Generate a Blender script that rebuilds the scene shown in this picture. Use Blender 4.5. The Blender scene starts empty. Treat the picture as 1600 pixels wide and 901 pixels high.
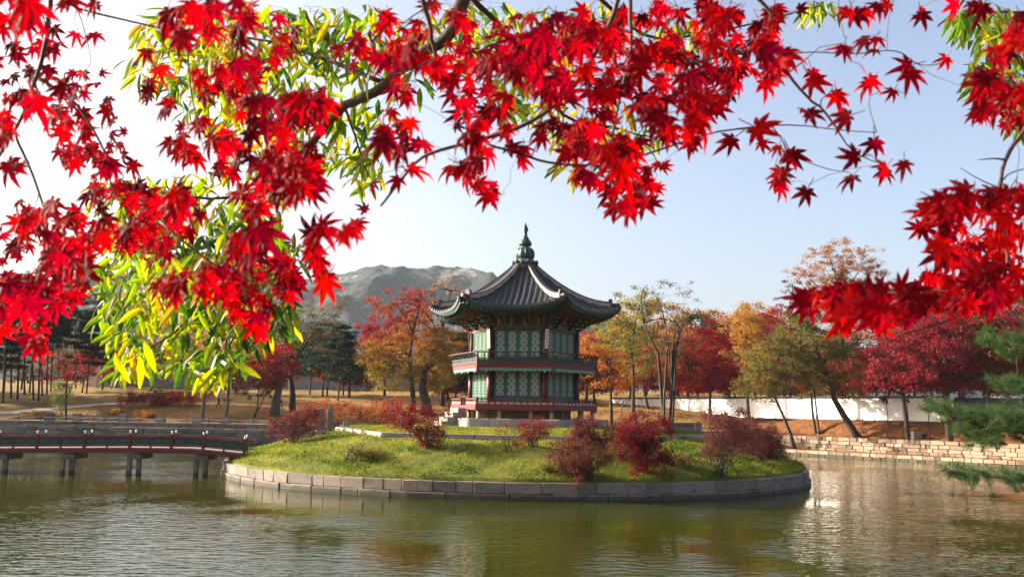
import bpy, bmesh, math, random
import numpy as np
from mathutils import Vector, Matrix

# ------------------------------------------------------------------ camera, sky, sun, exposure
scene = bpy.context.scene
COL = scene.collection
R = math.radians
F = 1400.0                      # focal length in photograph pixels (1600 wide)
CAMZ = 4.76
PITCH, ROLL = R(7.7), R(0.9)
cam_d = bpy.data.cameras.new('camera')
cam = bpy.data.objects.new('camera', cam_d)
COL.objects.link(cam)
cam_d.sensor_width = 36.0
cam_d.lens = 36.0 * F / 1600.0
cam_d.clip_start, cam_d.clip_end = 0.05, 20000
CM = Matrix.Translation((0, 0, CAMZ)) @ Matrix.Rotation(math.pi / 2 + PITCH, 4, 'X') @ Matrix.Rotation(ROLL, 4, 'Z')
cam.matrix_world = CM
cam_d.dof.use_dof = True
cam_d.dof.focus_distance = 62.0
cam_d.dof.aperture_fstop = 7.5
scene.camera = cam

SUN_AZ = R(-75)                 # left of the view direction (+Y)
SUN_EL = R(20.5)
SUNV = Vector((math.sin(SUN_AZ) * math.cos(SUN_EL), math.cos(SUN_AZ) * math.cos(SUN_EL), math.sin(SUN_EL)))
world = bpy.data.worlds.new('World')
scene.world = world
world.use_nodes = True
wn = world.node_tree
wn.nodes.clear()
w_out = wn.nodes.new('ShaderNodeOutputWorld')
w_bg = wn.nodes.new('ShaderNodeBackground')
w_sky = wn.nodes.new('ShaderNodeTexSky')
w_sky.sky_type = 'NISHITA'
w_sky.sun_disc = False
w_sky.sun_elevation = SUN_EL
w_sky.sun_rotation = SUN_AZ
w_sky.air_density = 0.7
w_sky.dust_density = 6.0
w_sky.ozone_density = 0.5
w_bg.inputs['Strength'].default_value = 0.108
wn.links.new(w_sky.outputs[0], w_bg.inputs[0])
wn.links.new(w_bg.outputs[0], w_out.inputs[0])

sun_d = bpy.data.lights.new('sun', 'SUN')
sun_d.energy = 5.0
sun_d.angle = R(0.53)
sun_d.color = (1.0, 0.90, 0.76)
sun = bpy.data.objects.new('sun', sun_d)
COL.objects.link(sun)
sun.rotation_euler = SUNV.to_track_quat('Z', 'Y').to_euler()

scene.view_settings.view_transform = 'Standard'
scene.view_settings.look = 'None'
scene.view_settings.exposure = 1.82
scene.view_settings.gamma = 1.0
scene.view_settings.use_curve_mapping = False
scene.render.engine = 'CYCLES'
cy = scene.cycles
cy.use_denoising = True
try:
    cy.denoiser = 'OPENIMAGEDENOISE'
    cy.denoising_input_passes = 'RGB_ALBEDO_NORMAL'
    cy.denoising_prefilter = 'ACCURATE'
except Exception:
    pass
cy.max_bounces = 6
cy.diffuse_bounces = 3
cy.glossy_bounces = 3
cy.transmission_bounces = 4
cy.volume_bounces = 0
cy.transparent_max_bounces = 6
cy.caustics_reflective = False
cy.caustics_refractive = False
cy.sample_clamp_indirect = 6.0

# ------------------------------------------------------------------ helpers
def ray(px, py):
    d = CM.to_3x3() @ Vector(((px - 800) / F, -(py - 450.5) / F, -1.0))
    return d
def P(px, py, depth):
    d = ray(px, py)
    return Vector((0, 0, CAMZ)) + d * (depth / d.y)
def G(px, py, z):
    d = ray(px, py)
    return Vector((0, 0, CAMZ)) + d * ((z - CAMZ) / d.z)

# --- ground profile ------------------------------------------------
POND_BACK = 111.0
CA = np.array([31.0, 111.0])
CD = np.array([21.0, -27.5]) / math.hypot(21, 27.5)
CN = np.array([-CD[1], CD[0]])          # outward (right, back)
def hnoise(x, y):
    return (0.14 * np.sin(x * 0.21 + 1.3) * np.cos(y * 0.17) + 0.08 * np.sin(x * 0.53 + y * 0.41) + 0.05 * np.sin(x * 1.1 - y * 0.9 + 2))
def height(x, y):
    x = np.asarray(x, float); y = np.asarray(y, float)
    sb = y - POND_BACK
    sr = (x - CA[0]) * CN[0] + (y - CA[1]) * CN[1]
    sl = -72.0 - x
    sn = 8.0 - y
    s = np.maximum(np.maximum(sb, sr), np.maximum(sl, sn))
    hb = np.interp(s, [0.55, 0.85, 2.3, 2.6, 6.5, 16, 60, 150, 1000, 8000], [-2, 1.86, 1.9, 2.46, 2.5, 4.6, 7.8, 11, 20, 30])
    hr = np.interp(s, [0.6, 0.9, 3.7, 4.0, 5.2, 6.2, 7.4, 15, 40, 100, 1000, 8000], [-2, 0.5, 0.54, 2.1, 2.3, 3.5, 4.2, 4.7, 5.4, 6.5, 20, 30])
    hn = np.interp(s, [0.45, 0.75, 6, 10, 1000, 8000], [-2, 1.9, 3.0, 3.1, 20, 30])
    hl = np.interp(s, [0.45, 0.75, 1.7, 2.0, 1000, 8000], [-2, 1.86, 1.9, 2.46, 20, 30])
    w = 1 / (1 + np.exp(-(sr - sb) / 1.5))
    h = hb * (1 - w) + hr * w
    h = np.where((sl > sb) & (sl > sr) & (sl > sn), hl, h)
    h = np.where((sn > sb) & (sn > sr) & (sn >= sl), hn, h)
    m = np.clip((s - 6) / 6, 0, 1)
    return h + hnoise(x, y) * m
def ground_hit(px, py, y0=90.0, y1=260.0):
    d = ray(px, py)
    for i in range(700):
        yy = y0 + (y1 - y0) * i / 700
        p = Vector((0, 0, CAMZ)) + d * (yy / d.y)
        if p.z <= float(height(p.x, p.y)):
            return Vector((p.x, p.y, float(height(p.x, p.y))))
    p = Vector((0, 0, CAMZ)) + d * (y1 / d.y)
    return Vector((p.x, p.y, float(height(p.x, p.y))))
def on_ground(px, depth):
    p = P(px, 640, depth)
    return Vector((p.x, depth, float(height(p.x, depth))))

# --- scene graph -----------------------------------------------------
def tag(o, label=None, cat=None, group=None, kind=None):
    if label: o['label'] = label
    if cat: o['category'] = cat
    if group: o['group'] = group
    if kind: o['kind'] = kind
    return o
def empty(name, loc, label, cat, group=None):
    o = bpy.data.objects.new(name, None)
    o.empty_display_size = 0.2
    COL.objects.link(o)
    o.location = loc
    return tag(o, label, cat, group, 'thing')
def obj(name, me, parent=None, mat=None, loc=None, rot=None, scale=None):
    o = bpy.data.objects.new(name, me)
    COL.objects.link(o)
    if parent is not None: o.parent = parent
    if loc is not None: o.location = loc
    if rot is not None: o.rotation_euler = rot
    if scale is not None: o.scale = scale
    if mat is not None and len(me.materials) == 0: me.materials.append(mat)
    return o
def mesh_np(name, V, Fc, mat=None, smooth=False):
    V = np.asarray(V, np.float32).reshape(-1, 3); Fc = np.asarray(Fc, np.int32)
    me = bpy.data.meshes.new(name)
    k = Fc.shape[1]
    me.vertices.add(len(V)); me.vertices.foreach_set('co', V.ravel())
    me.loops.add(Fc.size); me.loops.foreach_set('vertex_index', Fc.ravel())
    me.polygons.add(len(Fc)); me.polygons.foreach_set('loop_start', np.arange(len(Fc), dtype=np.int32) * k)
    if smooth: me.polygons.foreach_set('use_smooth', np.ones(len(Fc), dtype=bool))
    me.update(calc_edges=True)
    if mat: me.materials.append(mat)
    return me
class MB:
    """collects polygons of one part"""
    def __init__(s): s.v = []; s.f = []
    def add(s, vs, fs):
        b = len(s.v); s.v += [tuple(v) for v in vs]; s.f += [tuple(b + i for i in f) for f in fs]; return s
    def box(s, c, d, M=None):
        x, y, z = d[0] / 2, d[1] / 2, d[2] / 2
        vs = [Vector((sx * x, sy * y, sz * z)) for sz in (-1, 1) for sy in (-1, 1) for sx in (-1, 1)]
        if M is not None: vs = [M @ v for v in vs]
        vs = [v + Vector(c) for v in vs]
        return s.add(vs, [(0, 2, 3, 1), (4, 5, 7, 6), (0, 1, 5, 4), (2, 6, 7, 3), (0, 4, 6, 2), (1, 3, 7, 5)])
    def bar(s, a, b, w, h, up=(0, 0, 1)):
        a, b = Vector(a), Vector(b); t = (b - a)
        L = t.length; t = t / L; u = Vector(up); sd = t.cross(u).normalized(); u = sd.cross(t)
        vs = []
        for p in (a, b):
            for i, j in ((-1, -1), (1, -1), (1, 1), (-1, 1)): vs.append(p + sd * (i * w / 2) + u * (j * h / 2))
        return s.add(vs, [(0, 1, 2, 3), (7, 6, 5, 4), (0, 4, 5, 1), (1, 5, 6, 2), (2, 6, 7, 3), (3, 7, 4, 0)])
    def tube(s, pts, rads, n=6, caps=True):
        pts = [Vector(p) for p in pts]; b = len(s.v); ref = None
        for i, p in enumerate(pts):
            t = (pts[min(i + 1, len(pts) - 1)] - pts[max(i - 1, 0)])
            if t.length < 1e-9: t = Vector((0, 0, 1))
            t.normalize()
            if ref is None: ref = Vector((1, 0, 0)) if abs(t.x) < .8 else Vector((0, 1, 0))
            u = (ref - t * ref.dot(t)).normalized(); ref = u; w = t.cross(u)
            for j in range(n):
                a = 2 * math.pi * j / n
                s.v.append(tuple(p + (u * math.cos(a) + w * math.sin(a)) * rads[i]))
        for i in range(len(pts) - 1):
            for j in range(n):
                k = (j + 1) % n
                s.f.append((b + i * n + j, b + i * n + k, b + (i + 1) * n + k, b + (i + 1) * n + j))
        if caps:
            s.f.append(tuple(b + j for j in reversed(range(n))))
            e = b + (len(pts) - 1) * n
            s.f.append(tuple(e + j for j in range(n)))
        return s
    def lathe(s, prof, n=16, c=(0, 0, 0)):
        b = len(s.v)
        for r, z in prof:
            for j in range(n):
                a = 2 * math.pi * j / n
                s.v.append((c[0] + r * math.cos(a), c[1] + r * math.sin(a), c[2] + z))
        for i in range(len(prof) - 1):
            for j in range(n):
                k = (j + 1) % n
                s.f.append((b + i * n + j, b + i * n + k, b + (i + 1) * n + k, b + (i + 1) * n + j))
        s.f.append(tuple(b + j for j in reversed(range(n))))
        e = b + (len(prof) - 1) * n
        s.f.append(tuple(e + j for j in range(n)))
        return s
    def prism(s, poly, z0, z1):
        n = len(poly)
        vs = [(p[0], p[1], z0) for p in poly] + [(p[0], p[1], z1) for p in poly]
        return s.add(vs, [tuple(reversed(range(n))), tuple(range(n, 2 * n))] + [(i, (i + 1) % n, n + (i + 1) % n, n + i) for i in range(n)])
    def mesh(s, name, mat=None, smooth=False):
        me = bpy.data.meshes.new(name)
        me.from_pydata(s.v, [], s.f); me.update()
        if smooth: me.polygons.foreach_set('use_smooth', [True] * len(me.polygons))
        if mat: me.materials.append(mat)
        return me

# --- materials ---------------------------------------------------------
def ramp(nt, stops, interp='LINEAR'):
    n = nt.nodes.new('ShaderNodeValToRGB'); cr = n.color_ramp; cr.interpolation = interp
    while len(cr.elements) < len(stops): cr.elements.new(0.5)
    for e, (p, c) in zip(cr.elements, stops): e.position = p; e.color = (c[0], c[1], c[2], 1)
    return n
def nnoise(nt, vec, scale, detail=4, rough=.55):
    n = nt.nodes.new('ShaderNodeTexNoise'); n.inputs['Scale'].default_value = scale
    n.inputs['Detail'].default_value = detail; n.inputs['Roughness'].default_value = rough
    nt.links.new(vec, n.inputs['Vector']); return n
def nmath(nt, op, a, b=None, c=None):
    n = nt.nodes.new('ShaderNodeMath'); n.operation = op
    for i, x in enumerate((a, b, c)):
        if x is None: continue
        if isinstance(x, (int, float)): n.inputs[i].default_value = x
        else: nt.links.new(x, n.inputs[i])
    return n.outputs[0]
def nmix(nt, fac, a, b, mode='MIX'):
    n = nt.nodes.new('ShaderNodeMix'); n.data_type = 'RGBA'; n.blend_type = mode
    for i, x in ((0, fac), (6, a), (7, b)):
        if isinstance(x, (int, float)): n.inputs[i].default_value = x
        elif isinstance(x, tuple): n.inputs[i].default_value = (x[0], x[1], x[2], 1)
        else: nt.links.new(x, n.inputs[i])
    return n.outputs[2]
def newmat(name):
    m = bpy.data.materials.new(name); m.use_nodes = True; nt = m.node_tree
    return m, nt, nt.nodes['Principled BSDF']
def surf(name, cols, rough=.7, scale=3.0, bump=.3, bscale=20.0, bdist=.02, rnd=0.0, coord='Object', spec=.4, detail=5, wet=False):
    """noise through a colour ramp; rnd mixes in a random tone per object"""
    m, nt, b = newmat(name)
    tc = nt.nodes.new('ShaderNodeTexCoord'); v = tc.outputs[coord]
    if coord == 'Object' and rnd > 0:
        oi = nt.nodes.new('ShaderNodeObjectInfo')
        va = nt.nodes.new('ShaderNodeVectorMath'); va.operation = 'ADD'
        sc = nt.nodes.new('ShaderNodeVectorMath'); sc.operation = 'SCALE'
        cmb = nt.nodes.new('ShaderNodeCombineXYZ')
        for i in range(3): nt.links.new(oi.outputs['Random'], cmb.inputs[i])
        nt.links.new(cmb.outputs[0], sc.inputs[0]); sc.inputs['Scale'].default_value = 57.0
        nt.links.new(v, va.inputs[0]); nt.links.new(sc.outputs[0], va.inputs[1]); v = va.outputs[0]
        rfac = oi.outputs['Random']
    n = nnoise(nt, v, scale, detail)
    fac = nmath(nt, 'MULTIPLY_ADD', n.outputs['Fac'], 1.6, -.3)
    if rnd > 0:
        fac = nmath(nt, 'ADD', nmath(nt, 'MULTIPLY', fac, 1 - rnd), nmath(nt, 'MULTIPLY', rfac, rnd))
    k = len(cols)
    rp = ramp(nt, [(i / max(1, k - 1), c) for i, c in enumerate(cols)] if k > 1 else [(0, cols[0]), (1, cols[0])])
    nt.links.new(fac, rp.inputs[0]); colr = rp.outputs[0]
    if wet:                                # dark wet and mossy band just above the waterline, streaks above it
        ge = nt.nodes.new('ShaderNodeNewGeometry'); sx = nt.nodes.new('ShaderNodeSeparateXYZ'); nt.links.new(ge.outputs['Position'], sx.inputs[0])
        nw = nnoise(nt, ge.outputs['Position'], 1.3, 4, .6)
        zf = nmath(nt, 'SUBTRACT', sx.outputs[2], nmath(nt, 'MULTIPLY', nw.outputs['Fac'], .32))
        wr_ = ramp(nt, [(.0, (1, 1, 1)), (.16, (0, 0, 0))]); nt.links.new(zf, wr_.inputs[0])
        colr = nmix(nt, nmath(nt, 'MULTIPLY', wr_.outputs[0], .8), colr, (.028, .030, .016))
        mo_ = ramp(nt, [(.56, (0, 0, 0)), (.70, (1, 1, 1))]); nt.links.new(nnoise(nt, ge.outputs['Position'], 2.3, 5, .65).outputs['Fac'], mo_.inputs[0])
        colr = nmix(nt, nmath(nt, 'MULTIPLY', mo_.outputs[0], .55), colr, (.05, .045, .03))
    nt.links.new(colr, b.inputs['Base Color'])
    b.inputs['Roughness'].default_value = rough
    b.inputs['Specular IOR Level'].default_value = spec
    if bump > 0:
        n2 = nnoise(nt, v, bscale, 5, .6); bp = nt.nodes.new('ShaderNodeBump')
        bp.inputs['Strength'].default_value = bump; bp.inputs['Distance'].default_value = bdist
        nt.links.new(n2.outputs['Fac'], bp.inputs['Height']); nt.links.new(bp.outputs[0], b.inputs['Normal'])
    return m
def leafmat(name, cols, trans=.5, nscale=.35, wn=.55, wr=.55, wz=0.0, tboost=1.5, rough=.6, spec=.1):
    """leaf cards: colour by noise in the crown, chance per leaf and height; half the light passes through"""
    m = bpy.data.materials.new(name); m.use_nodes = True; nt = m.node_tree; nt.nodes.clear()
    out = nt.nodes.new('ShaderNodeOutputMaterial')
    tc = nt.nodes.new('ShaderNodeTexCoord'); geo = nt.nodes.new('ShaderNodeNewGeometry')
    oi = nt.nodes.new('ShaderNodeObjectInfo')
    n = nnoise(nt, tc.outputs['Object'], nscale, 2)
    f = nmath(nt, 'MULTIPLY_ADD', n.outputs['Fac'], 2.0 * wn, -.5 * wn)
    f = nmath(nt, 'ADD', f, nmath(nt, 'MULTIPLY_ADD', geo.outputs['Random Per Island'], wr, .25 - wr * .25))
    if wz:
        sx = nt.nodes.new('ShaderNodeSeparateXYZ'); nt.links.new(tc.outputs['Generated'], sx.inputs[0])
        f = nmath(nt, 'ADD', f, nmath(nt, 'MULTIPLY_ADD', sx.outputs[2], wz, -wz / 2))
    f = nmath(nt, 'SUBTRACT', f, .25)
    k = len(cols)
    rp = ramp(nt, [(i / max(1, k - 1), c) for i, c in enumerate(cols)] if k > 1 else [(0, cols[0]), (1, cols[0])])
    nt.links.new(f, rp.inputs[0])
    pb = nt.nodes.new('ShaderNodeBsdfPrincipled')
    pb.inputs['Roughness'].default_value = rough; pb.inputs['Specular IOR Level'].default_value = spec
    nt.links.new(rp.outputs[0], pb.inputs['Base Color'])
    tr = nt.nodes.new('ShaderNodeBsdfTranslucent')
    sat = nt.nodes.new('ShaderNodeHueSaturation'); sat.inputs['Value'].default_value = tboost; sat.inputs['Saturation'].default_value = 1.12
    nt.links.new(rp.outputs[0], sat.inputs['Color']); nt.links.new(sat.outputs[0], tr.inputs['Color'])
    mx = nt.nodes.new('ShaderNodeMixShader'); mx.inputs[0].default_value = trans
    nt.links.new(pb.outputs[0], mx.inputs[1]); nt.links.new(tr.outputs[0], mx.inputs[2]); nt.links.new(mx.outputs[0], out.inputs[0])
    return m

M = {}
M['granite'] = surf('granite', [(.06, .050, .042), (.13, .105, .085), (.23, .18, .14), (.18, .13, .10)], .85, 2.2, .6, 14, .03, rnd=.5, wet=True)
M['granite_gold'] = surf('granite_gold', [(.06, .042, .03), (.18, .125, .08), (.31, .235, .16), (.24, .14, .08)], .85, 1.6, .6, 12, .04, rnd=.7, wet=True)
M['granite_pale'] = surf('granite_pale', [(.15, .13, .11), (.25, .22, .19), (.33, .30, .265)], .8, 3.0, .4, 25, .02, rnd=.3)
M['joint'] = surf('joint_earth', [(.035, .03, .025), (.08, .07, .05)], .95, 3, .3, 10, .03)
M['red_wood'] = surf('red_painted_wood', [(.075, .008, .009), (.12, .012, .012), (.16, .02, .018)], .5, 3.5, .12, 30, .005, rnd=.2)
M['dark_red'] = surf('dark_red_painted_wood', [(.04, .006, .006), (.075, .010, .010), (.105, .016, .014)], .55, 3.5, .12, 30, .005, rnd=.2)
M['green_wood'] = surf('green_painted_wood', [(.012, .065, .042), (.02, .105, .068), (.03, .14, .09)], .5, 4, .12, 30, .005, rnd=.3)
M['green_dark'] = surf('dark_green_painted_wood', [(.005, .024, .018), (.009, .038, .028), (.013, .055, .038)], .55, 4, .12, 30, .005, rnd=.3)
M['green_pale'] = surf('pale_green_painted_wood', [(.08, .19, .14), (.12, .25, .19), (.17, .31, .24)], .5, 4, .1, 30, .005, rnd=.3)
M['paper'] = surf('window_paper', [(.40, .40, .37), (.52, .52, .48), (.60, .59, .55)], .9, 2, .05, 30, .004, rnd=.4)
M['white_paint'] = surf('white_paint', [(.62, .60, .57), (.78, .76, .73)], .6, 4, .1, 30, .004)
M['ochre'] = surf('ochre_paint', [(.34, .17, .05), (.48, .25, .08)], .6, 4, .1, 30, .004)
M['soffit'] = surf('soffit_red_brown', [(.10, .03, .022), (.19, .055, .04)], .7, 4, .1, 30, .004)
M['tile'] = surf('dark_roof_tile', [(.005, .006, .009), (.009, .011, .016), (.02, .021, .026)], .55, 5, .4, 30, .02, rnd=.35, spec=.5)
M['tile_edge'] = surf('roof_tile_edge', [(.025, .025, .03), (.05, .05, .055), (.09, .085, .085)], .5, 5, .4, 30, .02, rnd=.35)
M['mortar'] = surf('ridge_lime', [(.26, .20, .16), (.36, .28, .23), (.44, .36, .30)], .8, 4, .4, 25, .02)
M['bronze'] = surf('green_bronze', [(.008, .03, .03), (.016, .055, .052), (.03, .085, .075)], .45, 3, .25, 18, .02)
M['bark'] = surf('dark_bark', [(.016, .011, .008), (.045, .032, .022), (.085, .065, .048)], .9, 6, .8, 22, .03)
M['bark_grey'] = surf('grey_bark', [(.05, .04, .032), (.11, .09, .07), (.18, .15, .12)], .9, 5, .8, 20, .03)
M['bark_pine'] = surf('pine_bark', [(.022, .013, .009), (.06, .034, .022), (.11, .06, .038)], .9, 4, .8, 15, .04)
M['twig'] = surf('maple_twig', [(.025, .013, .012), (.06, .03, .025), (.10, .06, .045)], .7, 30, .3, 200, .002)
M['brick'] = None

# ------------------------------------------------------------------ ground, pond, sky-side hills
rng = np.random.default_rng(7)
random.seed(7)

def axis(lo, a, b, hi, step, grow=1.28):
    c = list(np.arange(a, b + 1e-6, step))
    s = step; x = b
    while x < hi: s *= grow; x += s; c.append(min(x, hi))
    s = step; x = a
    while x > lo: s *= grow; x -= s; c.insert(0, max(x, lo))
    return np.array(c)
gx = axis(-7000, -80, 84, 7000, 0.85)
gy = axis(-600, -6, 172, 9000, 0.85)
X, Y = np.meshgrid(gx, gy)
Z = height(X, Y)
V = np.stack([X, Y, Z], -1).reshape(-1, 3)
nx, ny = len(gx), len(gy)
ii = (np.arange(ny - 1)[:, None] * nx + np.arange(nx - 1)[None, :]).ravel()
gm, nt, b = newmat('autumn_lawn')
tc = nt.nodes.new('ShaderNodeTexCoord'); v = tc.outputs['Object']
n1 = nnoise(nt, v, .09, 5, .6); n2 = nnoise(nt, v, 1.7, 6, .7); n3 = nnoise(nt, v, .16, 4, .6)
base = ramp(nt, [(.26, (.05, .038, .012)), (.42, (.13, .085, .025)), (.56, (.25, .155, .042)), (.76, (.15, .12, .03))])
nt.links.new(nmath(nt, 'MULTIPLY_ADD', n1.outputs['Fac'], .6, nmath(nt, 'MULTIPLY', n2.outputs['Fac'], .42)), base.inputs[0])
red = ramp(nt, [(.5, (0, 0, 0)), (.62, (1, 1, 1))]); nt.links.new(n3.outputs['Fac'], red.inputs[0])
spk = ramp(nt, [(.44, (0, 0, 0)), (.56, (1, 1, 1))]); nt.links.new(nnoise(nt, v, 3.1, 6, .75).outputs['Fac'], spk.inputs[0])
fac = nmath(nt, 'MULTIPLY', red.outputs[0], spk.outputs[0])
c1 = nmix(nt, fac, base.outputs[0], (.20, .04, .02))
grn = ramp(nt, [(.56, (0, 0, 0)), (.68, (1, 1, 1))]); nt.links.new(nnoise(nt, v, .12, 4, .6).outputs['Color'], grn.inputs[0])
c2 = nmix(nt, nmath(nt, 'MULTIPLY', grn.outputs[0], .6), c1, (.10, .12, .03))
ps = nt.nodes.new('ShaderNodeVectorMath'); ps.operation = 'DOT_PRODUCT'; nt.links.new(v, ps.inputs[0]); ps.inputs[1].default_value = (CN[0], CN[1], 0)
sd_ = nmath(nt, 'MULTIPLY_ADD', ps.outputs['Value'], .05, -float(CA @ CN) * .05)          # leaf litter under the trees of the right bank
lit = ramp(nt, [(.0, (0, 0, 0)), (.10, (1, 1, 1)), (.62, (1, 1, 1)), (.9, (0, 0, 0))]); nt.links.new(sd_, lit.inputs[0])
lcol = ramp(nt, [(.3, (.045, .020, .010)), (.5, (.13, .045, .018)), (.7, (.22, .09, .03))]); nt.links.new(n2.outputs['Fac'], lcol.inputs[0])
sy_ = nt.nodes.new('ShaderNodeSeparateXYZ'); nt.links.new(v, sy_.inputs[0])
rgt = ramp(nt, [(.0, (0, 0, 0)), (.4, (1, 1, 1))]); nt.links.new(nmath(nt, 'MULTIPLY_ADD', sy_.outputs[0], .05, -1.2), rgt.inputs[0])
c3 = nmix(nt, nmath(nt, 'MULTIPLY', nmath(nt, 'MULTIPLY', lit.outputs[0], rgt.outputs[0]), .85), c2, lcol.outputs[0])
nt.links.new(c3, b.inputs['Base Color']); b.inputs['Roughness'].default_value = .95; b.inputs['Specular IOR Level'].default_value = .1
bp = nt.nodes.new('ShaderNodeBump'); bp.inputs['Strength'].default_value = .9; bp.inputs['Distance'].default_value = .12
nt.links.new(n2.outputs['Fac'], bp.inputs['Height']); nt.links.new(bp.outputs[0], b.inputs['Normal'])
ground = obj('ground', mesh_np('ground', V, np.stack([ii, ii + 1, ii + nx + 1, ii + nx], -1), gm, True))
tag(ground, 'golden brown autumn lawn with fallen leaves beyond the pond', 'ground', kind='structure')

# water
wm, nt, b = newmat('pond_water')
tc = nt.nodes.new('ShaderNodeTexCoord'); v = tc.outputs['Object']
mp = nt.nodes.new('ShaderNodeMapping'); mp.inputs['Scale'].default_value = (.5, 1.0, 1.0); nt.links.new(v, mp.inputs[0])
na = nnoise(nt, mp.outputs[0], 3.0, 2, .5); nb = nnoise(nt, mp.outputs[0], .75, 2, .5); ng = nnoise(nt, v, .10, 2, .5)
calm = ramp(nt, [(.38, (.12, .12, .12)), (.60, (1, 1, 1))]); nt.links.new(ng.outputs['Fac'], calm.inputs[0])
hgt = nmath(nt, 'MULTIPLY_ADD', na.outputs['Fac'], 1.0, nmath(nt, 'MULTIPLY', nb.outputs['Fac'], .7))
bp = nt.nodes.new('ShaderNodeBump'); bp.inputs['Distance'].default_value = .05
nt.links.new(nmath(nt, 'MULTIPLY', calm.outputs[0], .8), bp.inputs['Strength'])
nt.links.new(hgt, bp.inputs['Height']); nt.links.new(bp.outputs[0], b.inputs['Normal'])
wc = ramp(nt, [(.3, (.016, .024, .001)), (.7, (.031, .032, .0015))]); nt.links.new(nnoise(nt, v, .06, 3).outputs['Fac'], wc.inputs[0])
nt.links.new(wc.outputs[0], b.inputs['Base Color'])
b.inputs['Roughness'].default_value = .04; b.inputs['IOR'].default_value = 1.21
water_poly = [(-72.4, 7.6), (105, 7.6), (105 - 0.0, 14.6), (31.4, 111.4), (-72.4, 111.4)]
water = obj('pond_water', MB().add([(x, y, 0) for x, y in water_poly], [(0, 1, 2, 3, 4)]).mesh('pond_water', wm))
tag(water, 'rippled olive green pond water', 'water', kind='structure')

# --- stones, shared pieces ---------------------------------------------------
def stone_mesh(i):
    r = random.Random(100 + i)
    bm = bmesh.new(); bmesh.ops.create_cube(bm, size=1.0)
    bmesh.ops.bevel(bm, geom=list(bm.edges), offset=.045, segments=1, affect='EDGES')
    for v_ in bm.verts: v_.co += Vector((r.uniform(-.025, .025), r.uniform(-.03, .03), r.uniform(-.035, .035)))
    me = bpy.data.meshes.new('stone'); bm.to_mesh(me); bm.free(); return me
STONES = {}
def stones(mat):
    if mat.name not in STONES:
        L = [stone_mesh(i) for i in range(7)]
        for me in L: me.materials.append(mat)
        STONES[mat.name] = L
    return STONES[mat.name]
def course(parent, a, b, z0, z1, wid, depth, mat, rs, out=(0, -1), proud=.03, name='stone'):
    """a row of squared blocks from a to b (xy), its face on the line a-b, out = direction the face looks"""
    a, b = Vector((a[0], a[1])), Vector((b[0], b[1])); t = (b - a); L = t.length; t /= L
    o = Vector(out).normalized(); ang = math.atan2(t.y, t.x); x = 0.0
    while x < L - .05:
        w = wid * rs.uniform(.45, 1.65)
        if L - x - w < wid * .4: w = L - x
        c = a + t * (x + w / 2) - o * (depth / 2 - rs.uniform(0, proud))
        obj(name, rs.choice(stones(mat)), parent, loc=(c.x - parent.location.x, c.y - parent.location.y, (z0 + z1) / 2 - parent.location.z),
            rot=(rs.uniform(-.01, .01), rs.uniform(-.008, .008), ang + rs.uniform(-.012, .012) + (math.pi if rs.random() < .5 else 0)), scale=(w - .045, depth, (z1 - z0) - .03))
        x += w

rs = random.Random(3)
# far bank: grey ashlar wall, then a kerb course set back
fb = empty('far_bank_wall', (-20, 111, 0), 'long grey stone retaining wall along the far edge of the pond', 'stone wall')
obj('core', MB().box((0, .62, .35), (103, .8, 3.0)).mesh('far_bank_core', M['joint']), fb)
for i, (z0, z1) in enumerate([(-.3, .45), (.45, .95), (.95, 1.42), (1.42, 1.9)]):
    course(fb, (-71.5, 111 + .02 * i), (31, 111 + .02 * i), z0, z1, 1.75 - .1 * (i % 2), 1.2, M['granite'], rs)
fk = empty('upper_kerb_wall', (-20, 112.6, 1.9), 'low dark stone kerb course set back above the far bank wall', 'stone kerb')
for z0, z1 in [(1.88, 2.2), (2.2, 2.52)]:
    course(fk, (-71.5, 112.6), (30, 112.6), z0, z1, 1.9, 1.3, M['granite'], rs)
# right bank: two tiers of sandy blocks
def onR(t_, s_): return (CA[0] + CD[0] * t_ + CN[0] * s_, CA[1] + CD[1] * t_ + CN[1] * s_)
outR = (-CN[0], -CN[1])
ra = empty('waterside_bank_wall', (*onR(25, 0), 0), 'low two course wall of sandy stone blocks at the waterline below the leaning trees', 'stone wall')
core = MB(); c0 = onR(27, .62); core.box((c0[0] - ra.location.x, c0[1] - ra.location.y, -.2), (62, .8, 1.4), Matrix.Rotation(math.atan2(CD[1], CD[0]), 3, 'Z'))
obj('core', core.mesh('waterside_core', M['joint']), ra)
for i, (z0, z1) in enumerate([(-.4, .22), (.22, .62)]):
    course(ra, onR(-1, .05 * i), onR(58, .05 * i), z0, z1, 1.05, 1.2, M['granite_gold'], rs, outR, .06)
rb = empty('upper_bank_wall', (*onR(25, 2.9), .6), 'sunlit retaining wall of sandy stone blocks, upper tier below the leaning trees', 'stone wall')
core = MB(); c0 = onR(27, 3.6); core.box((c0[0] - rb.location.x, c0[1] - rb.location.y, .45), (62, .8, 1.9), Matrix.Rotation(math.atan2(CD[1], CD[0]), 3, 'Z'))
obj('core', core.mesh('upper_bank_core', M['joint']), rb)
for i, (z0, z1) in enumerate([(.45, .88), (.88, 1.32), (1.32, 1.74), (1.74, 2.18)]):
    course(rb, onR(-1, 2.9 + .03 * i), onR(52, 2.9 + .03 * i), z0, z1, 1.0, 1.35, M['granite_gold'], rs, outR, .13)

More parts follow.
